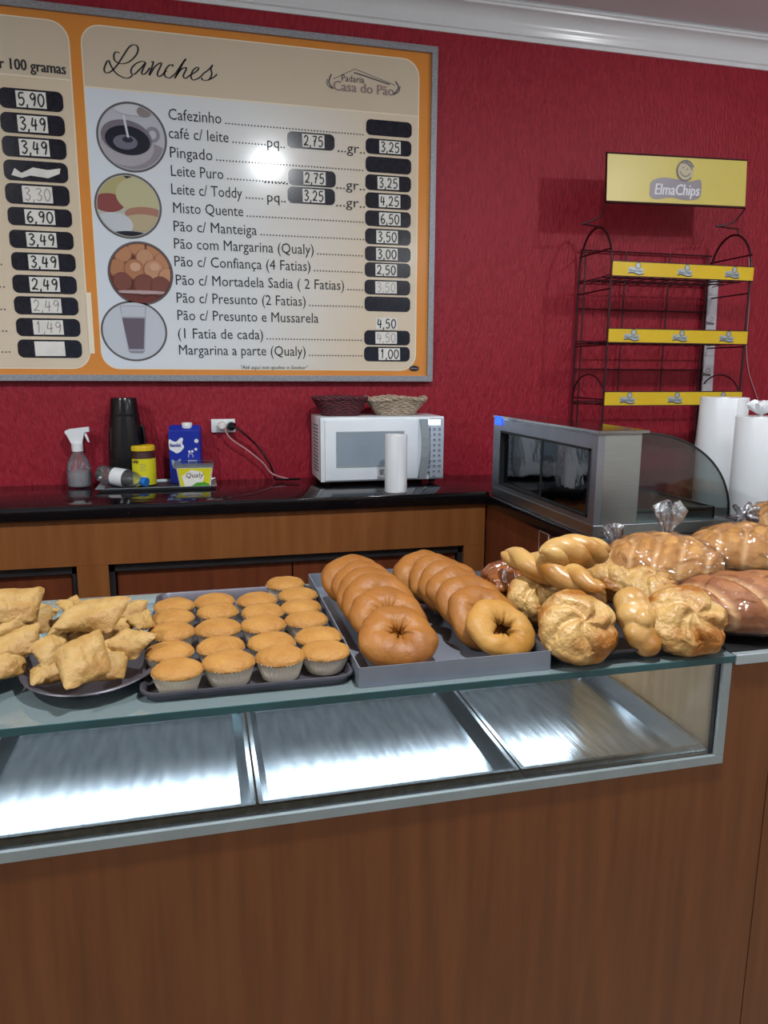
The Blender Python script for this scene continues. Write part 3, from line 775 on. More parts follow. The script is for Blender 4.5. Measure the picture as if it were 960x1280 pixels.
# ------------------------------------------------------------------ menu board
BF = 2.680
bd = thing('menu_board', 'large orange-bordered menu board with printed prices in a grey metal frame on the red wall', 'menu board', (-.2, WY, 1.36))
BX0, BX1, BZ0, BZ1 = -1.75, .846, 1.360, 2.494
def bp(px, py):
    q = at(px, py, 'y', BF); return q.x, q.z
def blay(k): return BF-.0009-.0005*k
def bfn(x0, z0, lay, ang=0):
    ca, sa = math.cos(ang), math.sin(ang)
    return lambda u, v, k=0: (x0+u*ca-v*sa, blay(lay)-.0001*k, z0+u*sa+v*ca)
def plate(b, poly, lay):
    """thin printed shape on the board"""
    prism(b, poly, 'y', blay(lay), blay(lay)+.0004)
b = BM(); box(b, BX0+.004, BX1-.004, BF, WY-.001, BZ0+.004, BZ1-.004); obj('backing', b, M_orange, bd, smooth=False)
b = BM(); fw = .021
for x0, x1, z0, z1 in ((BX0, BX1, BZ1-fw, BZ1), (BX0, BX1, BZ0, BZ0+fw), (BX0, BX0+fw, BZ0+fw, BZ1-fw), (BX1-fw, BX1, BZ0+fw, BZ1-fw)):
    box(b, x0, x1, BF-.012, WY-.0012, z0, z1, .001)
obj('frame', b, M_frame, bd, smooth=False)
# right panel and left panel
pl, pt = bp(103, 60)[0], bp(300, 52)[1]; pr_, pb = bp(521, 250)[0], bp(300, 461)[1]
L0 = bp(86, 63)[0]
def panel(x0, x1, mm, lay, z0, z1, r): 
    b = BM(); plate(b, rrect(x0, x1, z0, z1, r), lay); return b
obj('panel_border', panel(pl-.004, pr_+.004, 0, 0, pb-.004, pt+.004, .058), M_cream, bd, smooth=False)
obj('menu_panel', panel(pl, pr_, 0, 1, pb, pt, .055), M_panel, bd, smooth=False)
hz = bp(300, 125)[1]
hp = [p for p in rrect(pl, pr_, pb, pt, .055)]
hull = [(pl-1, hz), (pr_+1, hz), (pr_+1, pt+1), (pl-1, pt+1)]
b = BM(); plate(b, clip(hp, hull), 2); obj('panel_heading', b, M_beige, bd, smooth=False)
b = BM(); plate(b, [(pl, hz-.004), (pr_, hz-.004), (pr_, hz), (pl, hz)], 2); obj('heading_line', b, M_cream, bd, smooth=False)
obj('panel_border', panel(BX0+.08, L0+.004, 0, 0, pb-.004, pt+.004, .058), M_cream, bd, smooth=False)
obj('menu_panel', panel(BX0+.084, L0, 0, 1, pb, pt, .055), M_beige2, bd, smooth=False)
hp = rrect(BX0+.084, L0, pb, pt, .055); hl = bp(60, 97)[1]
b = BM(); plate(b, clip(hp, [(BX0-1, hl), (L0+1, hl), (L0+1, pt+1), (BX0-1, pt+1)]), 2); obj('panel_heading', b, M_beige, bd, smooth=False)
b = BM(); plate(b, [(BX0+.084, hl-.004), (L0, hl-.004), (L0, hl), (BX0+.084, hl)], 2); obj('heading_line', b, M_cream, bd, smooth=False)
# orange divider patch peeled to cream at the lower end
b = BM(); x0, z0 = bp(114, 442); x1, z1 = bp(121, 366); plate(b, [(x0-.006, z0), (x0+.012, z0), (x0+.012, z1), (x0-.006, z1)], 1); obj('peeled_patch', b, M_cream, bd, smooth=False)
# menu lines
LINES = [('Cafezinho', 210.7, 149.5, 276.7, 457, 172), ('café c/ leite', 211, 172.7, 285.7, 333, 184), ('Pingado', 212.7, 197, 265.7, 457, 217), ('Leite Puro', 214, 220, 279.3, 360, 231),
 ('Leite c/ Toddy', 214.3, 242.7, 302.7, 333, 252), ('Misto Quente', 216.7, 266, 304, 456, 278), ('Pão c/ Manteiga', 217.3, 289, 321, 456, 302), ('Pão com Margarina (Qualy)', 217.7, 310.7, 392, 456, 321.5),
 ('Pão c/ Confiança (4 Fatias)', 218.3, 332.7, 388, 456, 342), ('Pão c/ Mortadela Sadia ( 2 Fatias)', 220, 356, 430, 457, 363), ('Pão c/ Presunto (2 Fatias)', 221, 378.3, 382, 456, 384),
 ('Pão c/ Presunto e Mussarela', 222, 400, 398, 0, 0), ('(1 Fatia de cada)', 222.7, 422.7, 329, 456, 425.5), ('Margarina a parte (Qualy)', 224, 443.3, 382, 456, 445)]
CAPH = bp(215, 136)[1]-bp(215, 149.5)[1]
for s, px, py, pe, dend, dy in LINES:
    x, z = bp(px, py); xe = bp(pe, py+2)[0]
    b = BM(); add_text(b, s, bfn(x, z, 3), xe-x, CAPH*1.02)
    if dend:
        xd, zd = bp(dend, dy)
        q = xe+.012
        while q < xd-.006:
            plate(b, [(q, z), (q+.0042, z), (q+.0042, z+.0042), (q, z+.0042)], 3); q += .0105
    obj('menu_line', b, M_ink, bd, smooth=False)
def label_text(s, px, py, pe, cap, m=None, shear=0, bold=0, name='menu_text'):
    x, z = bp(px, py); xe, _ = bp(pe, py)
    b = BM(); add_text(b, s, bfn(x, z, 4), xe-x, cap, shear, bold); return obj(name, b, m or M_ink, bd, smooth=False)
for s, px, py, pe in (('pq..', 334, 184, 356), ('pq..', 334, 252, 357), ('...gr..', 422, 190, 456), ('...gr..', 420, 236, 456), ('...gr..', 420, 258, 456), ('.......', 330, 229, 360)):
    label_text(s, px, py, pe, CAPH*.95)
x0 = bp(-15, 82)[0]
label_text('por 100 gramas', -17, 84, 82, CAPH*.95, bold=.0012)
label_text('"Até aqui nos ajudou o Senhor"', 300, 461, 384, CAPH*.36, shear=.25)
# heading in script letters
def lk(pts): return [(120+p[0]/6, 40+p[1]/6) for p in pts]
b = BM()
SCR = [[(178,160),(150,152),(134,180),(145,220),(190,240),(250,225),(305,170),(315,120),(290,98),(250,115),(205,180),(160,250),(110,300),(75,308),(62,280),(80,230),(98,218),(110,250),(150,310),(210,345),(250,345),(275,325)],
 [(375,232),(345,222),(300,240),(268,275),(265,310),(290,318),(340,270),(372,235),(345,300),(350,320),(375,310),(405,270)],
 [(415,228),(430,232),(400,325),(440,265),(480,235),(490,245),(462,310),(470,335),(495,325),(530,290)],
 [(572,262),(575,248),(545,255),(515,300),(520,335),(555,345),(600,310)],
 [(600,310),(640,250),(675,205),(655,230),(620,300),(590,350),(630,290),(672,268),(675,285),(655,330),(670,350),(700,330)],
 [(700,330),(750,300),(770,275),(755,268),(725,295),(712,335),(730,362),(775,345),(805,315)],
 [(805,315),(850,280),(875,250),(862,275),(868,320),(845,360),(800,362),(795,345)],[(845,362),(885,340),(908,318)]]
for st in SCR:
    pts = [(*bp(*q), 0) for q in lk(st)]
    pts = catmull(pts, 8)
    ribbon(b, [(p.x, p.y) for p in pts], lambda t, d: .0024+.0032*max(0, abs(d.y)), bfn(0, 0, 3))
obj('menu_heading', b, M_ink, bd, smooth=False)
# bakery logo: roof line, wheat ears, two lines of lettering
b = BM()
for st, wd in (([(416.5,99),(443.5,86.5),(494,107)], .0022), ([(442,91),(455,95),(487,106)], .0045), ([(414,93),(411,103),(416.5,111)], .005), ([(409,99),(409,106),(415,111)], .0035), ([(494,102),(498,110),(492,118)], .005), ([(500,108),(498,115),(491,119)], .0035)):
    P_ = [bp(*q) for q in st]
    if wd > .0025 and len(st) == 3 and st[0][0] not in (442,): P_ = [(q.x, q.y) for q in catmull([(*p, 0) for p in P_], 6)]
    ribbon(b, P_, wd, bfn(0, 0, 3))
obj('logo_roof', b, M_inkg, bd, smooth=False)
label_text('Padaria', 427, 101.5, 455, CAPH*.62, M_ink, name='logo_text')
label_text('Casa do Pão', 416.5, 113, 492, CAPH*.92, M_inkb, bold=.0012, name='logo_text')
x, z = bp(517.5, 460.5)
b = BM(); plate(b, [(x+.019*math.cos(R(a)), z+.0105*math.sin(R(a))) for a in range(0, 360, 15)], 2); em = obj('maker_mark', b, M_ink, bd, smooth=False)
b = BM(); plate(b, [(x-.014, z-.0016), (x+.014, z-.0016), (x+.014, z+.0016), (x-.014, z+.0016)], 3); obj('stripe', b, M_inkb, em, smooth=False)
# price slots
def price(cx, cy, w_, h_, val, kind='card', faint=False, off=0):
    x0, zc = bp(cx-w_/2, cy); x1, _ = bp(cx+w_/2, cy); z0 = bp(cx, cy+h_/2)[1]; z1 = bp(cx, cy-h_/2)[1]
    if kind != 'bare':
        b = BM(); plate(b, rrect(x0, x1, z0, z1, (z1-z0)*.32), 4); s = obj('price_slot', b, M_pill, bd, smooth=False)
    else: s = bd
    if kind == 'empty': return
    xm = (x0+x1)/2+off*(x1-x0); zm = (z0+z1)/2; cw = (x1-x0)*.235; ch = (z1-z0)*.41
    if kind == 'torn':
        b = BM(); P_ = [(-.42,-.25),(-.36,.1),(-.25,-.12),(-.05,.18),(.2,.1),(.42,.22),(.40,-.05),(.2,-.3),(-.1,-.22),(-.25,-.36)]
        plate(b, [(xm+q[0]*(x1-x0)*.92, zm+q[1]*(z1-z0)) for q in P_], 5); obj('torn_paper', b, M_paper, s, smooth=False); return
    b = BM(); plate(b, [(xm-cw, zm-ch), (xm+cw, zm-ch*.96), (xm+cw*.98, zm+ch), (xm-cw*1.02, zm+ch*.97)], 5)
    c = obj('price_card', b, M_paper, s, smooth=False)
    if val:
        b = BM(); add_digits(b, val, xm-cw*.92, zm-ch*.75, cw*1.84, ch*1.5, bfn(0, 0, 6), (.0022 if faint else .0042)*(w_/60)**.5)
        obj('handwriting', b, M_inkb if faint else M_ink, s, smooth=False)
for cx, cy, v, k, f, o_ in ((486,161,'','empty',0,0), (485.5,184.4,'3,25','card',0,.03), (485.3,207,'','empty',0,0), (485,229.3,'3,25','card',0,0), (485,251.7,'4,25','card',0,.03), (484.7,274,'6,50','card',0,.04), (484.7,296.4,'3,50','card',0,-.02),
    (484.5,318,'3,00','card',0,-.02), (484.2,337.8,'2,50','card',0,-.03), (484,359.5,'3,50','card',1,-.03), (484,380.3,'','empty',0,0), (484,404.7,'4,50','bare',0,-.02), (483.6,422.3,'4,50','card',1,-.02), (483.4,442.6,'1,00','card',0,.05)):
    price(cx, cy, 57, 19.5 if cy < 300 else 18.3, v, k, f, o_)
for cx, cy, v in ((388.5,176.5,'2,75'), (390,223,'2,75'), (389,245,'3,25')): price(cx, cy, 59, 20.5, v, 'card', 0, .05)
for cx, cy, v, k, f in ((39,125,'5,90','card',0), (41,155.5,'3,49','card',0), (43,185,'3,49','card',0), (45,214.5,'','torn',0), (47,243.5,'3,30','card',1), (50,271.7,'6,90','card',0), (52,300,'3,49','card',0), (54.5,327.7,'3,49','card',0),
    (56,355.7,'2,49','card',0), (58,382.3,'2,49','card',1), (60.5,409.3,'1,49','card',1), (62.5,436,'','card',0)):
    price(cx, cy, 80, 25.5 if cy < 250 else 22.5, v, k, f, 0)
for px, py in ((2,219),(2,247),(8,276),(10,304),(14,332),(17,360),(18,388),(20,415),(24,441)):
    b = BM(); x, z = bp(px, py); q = x-.03
    while q > BX0+.5: plate(b, [(q, z), (q+.0042, z), (q+.0042, z+.0042), (q, z+.0042)], 3); q -= .0105
    obj('leader_dots', b, M_ink, bd, smooth=False)
# four round food pictures
def picture(cx, cy, rx, ry, bgcol, shapes):
    x, z = bp(cx, cy); ax = (bp(cx+rx, cy)[0]-bp(cx-rx, cy)[0])/2; az = (bp(cx, cy-ry)[1]-bp(cx, cy+ry)[1])/2
    circ = [(math.cos(R(a)), math.sin(R(a))) for a in range(0, 360, 6)]
    T = lambda P_: [(x+p[0]*ax, z+p[1]*az) for p in P_]
    b = BM(); plate(b, T([(p[0]*1.05, p[1]*1.05) for p in circ]), 2); r_ = obj('round_picture', b, M_inkg, bd, smooth=False)
    b = BM(); plate(b, T([(p[0]*.985, p[1]*.985) for p in circ]), 3); obj('picture_ground', b, mat('print '+bgcol, bgcol, .25), r_, smooth=False)
    for i, (nm, col, poly) in enumerate(shapes):
        poly = clip(poly, [(p[0]*.96, p[1]*.96) for p in circ])
        if len(poly) < 3: continue
        b = BM(); plate(b, T(poly), 4+i*.4); obj(nm, b, mat('print '+col, col, .25), r_, smooth=False)
def ell(cx, cy, rx, ry, a0=0, a1=360, rot_=0, n=36):
    out = []
    for k in range(n):
        a = R(a0+(a1-a0)*k/(n if a1-a0 == 360 else n-1)); u, v = rx*math.cos(a), ry*math.sin(a); c_, s_ = math.cos(R(rot_)), math.sin(R(rot_))
        out.append((cx+u*c_-v*s_, cy+u*s_+v*c_))
    return out
picture(165, 172, 42, 42, '#b9bcc6', [('saucer', '#8f8a92', ell(.12, -.55, 1.05, .45)), ('cup_body', '#aaa8b0', ell(-.15, -.25, .80, .62)), ('cup_handle', '#8d8992', ell(.62, .12, .22, .24)), ('handle_hole', '#b9bcc6', ell(.62, .12, .11, .13)),
    ('cup_rim', '#77717c', ell(-.16, -.02, .76, .52, rot_=-8)), ('coffee', '#171b2c', ell(-.13, -.10, .67, .43, rot_=-6)), ('milk_swirl', '#6d6f80', ell(-.2, -.16, .36, .22)), ('swirl_ring', '#2a2d40', ell(-.13, -.08, .16, .09)),
    ('milk_jug', '#c9ccd4', ell(.05, .86, .55, .22)), ('jug_spout', '#8d8484', ell(.4, .78, .22, .16)), ('milk_stream', '#d3d6de', [(-.25, .62), (-.18, .66), (-.08, -.02), (-.14, -.02)])])
picture(160.5, 258, 40, 39, '#b9bcb0', [('dark_backdrop', '#20212b', ell(.0, 1.0, .45, .28)), ('back_bun', '#b0a878', ell(-.5, .55, .65, .5)), ('ham', '#8a4a48', ell(-.6, .08, .5, .3)), ('front_bun', '#bdb993', ell(.38, .38, .75, .58)),
    ('meat', '#a87a68', ell(.5, -.22, .62, .22)), ('lower_bun', '#b9a98a', ell(.45, -.52, .72, .28)), ('plate', '#c5cbd2', ell(-.5, -.62, .62, .4)), ('shade', '#22242e', ell(.0, -1.0, .7, .2))])
eggs = []
rr = random.Random(2)
for cx, cy, r_ in ((-.1,.85,.28),(.5,.8,.3),(-.55,.62,.3),(.15,.5,.3),(.72,.4,.3),(-.75,.15,.3),(-.2,.12,.34),(.42,.12,.34),(.85,-.1,.3),(-.6,-.3,.32),(.1,-.38,.36),(.62,-.42,.34)):
    c1 = rr.choice(['#b98460', '#c09070', '#b07a58']) if cy > -.2 else rr.choice(['#7c4a40', '#86503f'])
    eggs.append(('ball_edge', '#6a3d31' if cy < -.2 else '#8f5f48', ell(cx, cy, r_, r_))); eggs.append(('cheese_ball', c1, ell(cx+.01, cy+.02, r_*.90, r_*.90))); 
eggs.append(('ball_shine', '#cfa387', ell(-.16, .2, .17, .15))); eggs.append(('ball_shine', '#cfa387', ell(.46, .22, .16, .14))); eggs.append(('bowl_line', '#b9a0a2', ell(0, -.62, .9, .06)))
picture(176, 342, 39, 38, '#6f3a34', eggs)
picture(168, 414, 39.5, 36, '#c3cbd4', [('glass_wall', '#a3a7b4', [(-.42,.88),(.42,.88),(.3,-.72),(-.22,-.72)]), ('glass_gap', '#c0c6d0', [(-.38,.85),(.38,.85),(.36,.5),(-.36,.5)]), ('chocolate_milk', '#695f6c', [(-.36,.45),(.35,.45),(.27,-.62),(-.2,-.62)]), ('glass_base', '#8d8a94', [(-.18,-.7),(.26,-.7),(.25,-.76),(-.17,-.76)])])

# ------------------------------------------------------------------ wall socket with plugs and cords
so = thing('wall_socket', 'white double wall socket left of the microwave', 'socket', (at(279, 532, 'y', WY).x, WY, at(279, 532, 'y', WY).z))
sx, sz = so.location.x, so.location.z
b = BM(); box(b, sx-.042, sx+.042, WY-.012, WY-.0005, sz-.024, sz+.024, .004); obj('cover_plate', b, M_white, so)
b = BM()
lathe(b, [(0, 0), (.017, 0), (.017, .002), (.014, .003), (0, .003)], 20, (0,0,0)); rot(b, Matrix.Translation((sx-.004, WY-.012, sz)) @ Matrix.Rotation(R(90), 4, 'X')); obj('outlet', b, M_paper, so)
def cord(name, label, m, pts, r, plugm, plug):
    t = thing(name, label, 'cord', plug)
    b = BM(); tube(b, catmull(pts, 10), r, 8); obj('cable', b, m, t)
    b = BM(); lathe(b, [(0, 0), (.014, 0), (.016, .006), (.014, .026), (.007, .034), (0, .034)], 20); rot(b, Matrix.Translation(plug) @ Matrix.Rotation(R(90), 4, 'X')); obj('plug', b, plugm, t)
def wl_(px, py, y): return at(px, py, 'y', y)
cord('power_cord', 'black power cord curving from the socket down to the worktop', M_black, [Vector((sx+.030, WY-.045, sz)), wl_(300, 538, 2.648), wl_(320, 556, 2.66), wl_(336, 578, 2.66), wl_(343, 594, 2.66), wl_(346, 599, 2.64), Vector((.34, 2.62, CT+.006))], .0035, M_black, (sx+.028, WY-.0125, sz))
cord('power_cord', 'pinkish grey cord hanging from the socket beside the black one', M_pinkc, [Vector((sx+.002, WY-.045, sz-.004)), wl_(288, 548, 2.655), wl_(308, 562, 2.66), wl_(328, 578, 2.66), wl_(340, 592, 2.66), Vector((.305, 2.63, CT+.004))], .003, M_paper, (sx-.006, WY-.0155, sz))
b = BM(); tube(b, catmull([wl_(936, 322, 2.694), wl_(937, 370, 2.694), wl_(933, 430, 2.694), wl_(936, 465, 2.694), wl_(944, 490, 2.694), wl_(953, 520, 2.694), wl_(957, 560, 2.694)], 8), .0022, 6)
solo('hanging_cord', b, M_pinkc, 'thin pinkish cord hanging on the wall right of the wire rack', 'cord', wl_(936, 465, 2.694), world=True)

# ------------------------------------------------------------------ on the back worktop: tray with bottle, jar, carton, tub; thermos; spray bottle
TZ = CT+.001
b = BM()
tx0, tx1, ty0, ty1 = -.335, .045, 2.485, 2.67
solo('serving_tray', box(b, tx0+.02, tx1-.02, ty0+.015, ty1-.004, TZ, TZ+.003), M_traydk, 'dark flat metal tray with raised rim on the black worktop', 'tray', (-.14, 2.57, TZ), world=True)
tr = bpy.data.objects['serving_tray']
b = BM()
o_ = [(tx0, ty0), (tx1, ty0), (tx1, ty1), (tx0, ty1)]; i_ = [(tx0+.02, ty0+.015), (tx1-.02, ty0+.015), (tx1-.02, ty1-.004), (tx0+.02, ty1-.004)]
for k in range(4):
    k2 = (k+1) % 4
    for dz in (0,):
        vs = [b.verts.new((*i_[k], TZ+.001)), b.verts.new((*i_[k2], TZ+.001)), b.verts.new((*o_[k2], TZ+.010)), b.verts.new((*o_[k], TZ+.010))]; b.faces.new(vs)
        ws = [b.verts.new((v.co.x, v.co.y, v.co.z+.0015)) for v in vs]; b.faces.new(ws[::-1])
        b.faces.new((vs[3], vs[2], ws[2], ws[3]))
bmesh.ops.remove_doubles(b, verts=b.verts, dist=1e-5)
obj('rim', b, M_alu, tr, smooth=False)
# thermos
tc = at(158, 560, 'y', 2.625); x = tc.x
t = thing('thermos_flask', 'tall black vacuum flask against the red wall, behind the yellow jar', 'flask', (x, 2.628, TZ+.004))
zt = at(158, 497, 'y', 2.628).z-TZ-.004; r_ = .058
b = BM(); lathe(b, [(0, 0), (r_, 0), (r_+.002, .01), (r_, zt*.35), (r_*.93, zt*.62), (r_*.82, zt*.80), (0, zt*.80)], 36); obj('body', b, M_black, t, world=False)
b = BM(); lathe(b, [(0, zt*.79), (r_*.84, zt*.79), (r_*.84, zt*.81), (r_*.80, zt*.815), (r_*.74, zt*.965), (r_*.68, zt), (0, zt)], 36); obj('cup_lid', b, M_black, t, world=False)
b = BM(); tube(b, [(r_*.80, -.004, zt*.70), (r_*.98, -.004, zt*.66), (r_*1.05, -.004, zt*.45), (r_*1.04, -.004, zt*.34), (r_*.96, -.004, zt*.33)], .006, 10); obj('handle', b, M_black, t, world=False)
# spray bottle
p = at(100, 606, 'z', CT); sxp = p.x*2.645/p.y
t = thing('spray_bottle', 'clear spray bottle with a white trigger head, half full, left of the flask', 'spray bottle', (sxp, 2.645, TZ))
b = BM(); lathe(b, [(0, 0), (.037, 0), (.040, .004), (.040, .06), (.036, .078), (.022, .105), (.015, .118), (.0135, .128)], 32); obj('bottle', b, M_pet, t, world=False)
b = BM(); lathe(b, [(0, .0022), (.036, .0022), (.0378, .006), (.0378, .05), (0, .05)], 32); obj('liquid', b, M_water, t, world=False)
b = BM()
lathe(b, [(0, .118), (.018, .118), (.0185, .145), (.014, .15), (0, .15)], 24)
prism(b, [(-.017, .145), (-.030, .175), (-.034, .178), (-.034, .186), (-.022, .192), (.020, .197), (.042, .199), (.042, .183), (.026, .181), (.018, .150), (.017, .140)], 'y', -.011, .011)
h = obj('spray_head', b, M_white, t, world=False, smooth=False)
b = BM(); prism(b, [(.022, .181), (.030, .181), (.036, .165), (.040, .148), (.036, .148), (.029, .163)], 'y', -.005, .005); obj('trigger', b, M_white, h, world=False, smooth=False)
# lying water bottle
pa = at(152, 600, 'y', 2.56); 
t = thing('water_bottle', 'small clear bottle with a blue cap lying on the metal tray', 'bottle', (-.265, 2.57, TZ+.032+.004))
b = BM(); lathe(b, [(0, -.085), (.022, -.085), (.0285, -.078), (.0295, -.06), (.028, -.045), (.0295, -.03), (.0295, .035), (.027, .055), (.016, .078), (.0125, .084), (.0125, .094), (.0, .094)], 32)
TM = Matrix.Rotation(R(118), 4, 'Z') @ Matrix.Rotation(R(96), 4, 'X')
TM = Matrix.Rotation(R(56), 4, 'Z') @ Matrix.Rotation(R(96), 4, 'X')
rot(b, TM); obj('bottle', b, M_pet, t, world=False)
b = BM(); lathe(b, [(.0302, -.022), (.0302, .026)], 32); rot(b, TM); lb = obj('label', b, M_white, t, world=False)
b = BM(); 
for q in range(-1, 3): lathe(b, [(.0306, -.012+.008*q), (.0306, -.008+.008*q)], 10)
rot(b, TM); 
dele = [v for v in b.verts if (TM.inverted() @ v.co).y > -.005 or (TM.inverted() @ v.co).x < 0]
bmesh.ops.delete(b, geom=dele, context='VERTS'); obj('print', b, M_green, lb, world=False)
b = BM(); lathe(b, [(0, .088), (.0150, .088), (.0155, .09), (.0155, .104), (.0145, .106), (0, .106)], 28); rot(b, TM); obj('cap', b, M_cap, t, world=False)
# chocolate powder jar
p = at(180, 606, 'z', TZ+.004); jx, jy = p.x*2.60/p.y, 2.60
t = thing('powder_jar', 'round jar of chocolate powder with yellow lid and yellow label on the metal tray', 'jar', (jx, jy, TZ+.004))
jh = at(180, 556, 'y', jy).z-TZ-.004
b = BM(); lathe(b, [(0, 0), (.040, 0), (.042, .003), (.042, jh*.70), (.038, jh*.78), (.0375, jh*.9), (0, jh*.9)], 36); obj('jar_body', b, M_cocoa, t, world=False)
b = BM(); lathe(b, [(.0424, jh*.03), (.0424, jh*.68)], 48); lb = obj('label', b, M_ylab, t, world=False)
def cylfn(rad, a0, zz): return lambda u, v, k=0: (rad*math.sin(a0+u/rad), -rad*math.cos(a0+u/rad), zz+v)
b = BM(); add_text(b, 'Toddy', cylfn(.0428, -.95, jh*.58), .030, .011, bold=.0006); obj('lettering', b, M_wickd, lb, world=False, smooth=False)
b = BM()
for k in range(4): 
    f = cylfn(.0427, -.15, jh*(.55-.05*k)); ribbon(b, [(q*.002, 0) for q in range(9+k % 2*3)], .0016, f)
obj('print_lines', b, M_inkb, lb, world=False, smooth=False)
b = BM(); f = cylfn(.0426, -.10, jh*.08); ribbon(b, [(q*.002, .012) for q in range(9)], .024, f); bc = obj('barcode_box', b, M_paper, lb, world=False, smooth=False)
b = BM()
for k in range(7): f = cylfn(.0429, -.10+.0022*k/.0428+.02, jh*.08); ribbon(b, [(.0005, .006), (.0005, .020)], .0009+.0004*(k % 3), f)
obj('bars', b, M_ink, lb, world=False, smooth=False)
b = BM(); lathe(b, [(0, jh), (.036, jh), (.0405, jh*.985), (.0415, jh*.96), (.0415, jh*.87), (0, jh*.87)], 40, flute=lambda a, z: 1+.006*math.cos(60*a)); obj('lid', b, M_yl, t, world=False, angle=60)
# milk carton
p = at(233, 575, 'y', 2.635); cx = p.x
t = thing('milk_carton', 'blue milk carton with white screw cap behind the margarine tub', 'carton', (cx, 2.635, TZ+.004), rotz=R(-8))
ch = at(233, 537, 'y', 2.635).z-TZ-.004; cw = .052
b = BM(); box(b, -cw, cw, -.030, .030, 0, ch, .002); prism(b, [(-.030, ch-.003), (.030, ch-.003), (.028, ch+.006), (-.004, ch+.016)], 'x', -cw+.001, cw-.001); obj('box', b, M_cartb, t, world=False, smooth=False)
b = BM(); lathe(b, [(0, 0), (.016, 0), (.017, .002), (.017, .018), (.015, .020), (0, .020)], 28, (.008, -.006, ch+.005), flute=lambda a, z: 1+.02*math.cos(30*a)); obj('screw_cap', b, M_white, t, world=False, angle=60)
cf = lambda u, v, k=0: (u, -.0306-.0002*k, v)
def cpoly(P_, nm, m, par, dy=.0004):
    b = BM(); prism(b, P_, 'y', -.0302-dy, -.0301); return obj(nm, b, m, par, world=False, smooth=False)
u0 = -.052
sw = catmull([(-.050, ch*.83, 0), (-.038, ch*.80, 0), (-.026, ch*.79, 0), (-.012, ch*.86, 0), (-.003, ch*.84, 0), (-.007, ch*.76, 0), (-.001, ch*.69, 0), (-.012, ch*.61, 0), (-.026, ch*.57, 0), (-.038, ch*.61, 0), (-.050, ch*.66, 0)], 4, True)
bl = cpoly([(q.x, q.y) for q in sw], 'white_badge', M_white, t)
b = BM(); add_text(b, 'Itambé', lambda u, v, k=0: (-.047+u, -.0309-.0001*k, ch*.69+v), .036, .013, bold=.0006); obj('lettering', b, M_cartb, bl, world=False, smooth=False)
for (ux, uz, rr_) in ((.016, .60, .0042), (.026, .605, .0042), (.038, .645, .0048), (.041, .80, .007)):
    cpoly([(ux+rr_*math.cos(R(a)), ch*uz+rr_*math.sin(R(a))) for a in range(0, 360, 20)], 'white_dot', M_inkw, t)
cpoly([(.010, ch*.30), (.040, ch*.30), (.040, ch*.44), (.010, ch*.44)], 'barcode_box', M_inkw, t)
b = BM()
for k in range(9): box(b, .013+.0028*k, .0142+.0028*k+.0006*(k % 2), -.0310, -.0306, ch*.31, ch*.42)
obj('bars', b, M_cartb, t, world=False, smooth=False)
b = BM(); ribbon(b, [(.020+.008*math.cos(R(a)), ch*.52+.008*math.sin(R(a))) for a in range(-40, 230, 15)], .0018, cf); obj('loop_mark', b, M_inkw, t, world=False, smooth=False)
sw = catmull([(-.044, ch*.45, 0), (-.030, ch*.42, 0), (-.014, ch*.47, 0), (-.018, ch*.36, 0), (-.026, ch*.28, 0), (-.040, ch*.30, 0)], 4, True)
cpoly([(q.x, q.y) for q in sw], 'grey_badge', M_alu, t)
# margarine tub
p = at(245, 606, 'z', TZ+.004); mx, my = at(244, 600, 'y', 2.545).x, 2.545
t = thing('margarine_tub', 'square margarine tub with yellow and white label at the front of the metal tray', 'tub', (mx, my, TZ+.004))
mh = at(244, 579, 'y', my-.035).z-TZ-.004
b = BM(); n4 = []
for zz, hw in ((0, .048), (.002, .050), (mh*.84, .0595), (mh*.86, .062), (mh*.88, .062)):
    n4.append([b.verts.new((q[0], q[1]*.72, zz)) for q in rrect(-hw, hw, -hw, hw, .012, 4)])
for A, B_ in zip(n4, n4[1:]):
    for k in range(len(A)): b.faces.new((A[k], A[(k+1) % len(A)], B_[(k+1) % len(A)], B_[k]))
b.faces.new(n4[0]); b.faces.new(n4[-1][::-1]); obj('tub_body', b, M_white, t, world=False, angle=30)
b = BM(); n4 = []
for zz, hw in ((mh*.84, .0635), (mh*.98, .0655), (mh, .063), (mh*.985, .056)):
    n4.append([b.verts.new((q[0], q[1]*.72, zz)) for q in rrect(-hw, hw, -hw, hw, .013, 4)])
for A, B_ in zip(n4, n4[1:]):
    for k in range(len(A)): b.faces.new((A[k], A[(k+1) % len(A)], B_[(k+1) % len(A)], B_[k]))
b.faces.new(n4[-1][::-1]); obj('lid', b, M_glassw, t, world=False, angle=30)
def tf(u, v, k=0):                                                   # on the slanted front of the tub
    s = v/(mh*.84); return (u, -.72*(.0502+.0093*s)-.0008-.0003*k, v)
def tpoly(P_, nm, m, k, par):
    b = BM(); vs = [b.verts.new(tf(q[0], q[1], k)) for q in P_]; b.faces.new(vs); return obj(nm, b, m, par, world=False, smooth=False)
lb = tpoly([(-.046, .003), (.046, .003), (.054, mh*.80), (-.054, mh*.80)], 'label', M_ylab, 0, t)
tpoly([(-.034, .003), (.020, .003), (.030, mh*.45), (.022, mh*.66), (-.012, mh*.74), (-.042, mh*.48)], 'label_cloud', M_paper, 1, lb)
tpoly([(-.014, .003), (.045, .003), (.047, .010), (.030, .017), (.004, .016)], 'label_leaf', M_green, 2, lb)
b = BM(); add_text(b, 'Qualy', lambda u, v, k=0: tf(-.030+u, mh*.42+v, 3+k), .056, .0155, shear=.2); obj('lettering', b, M_wickd, lb, world=False, smooth=False)
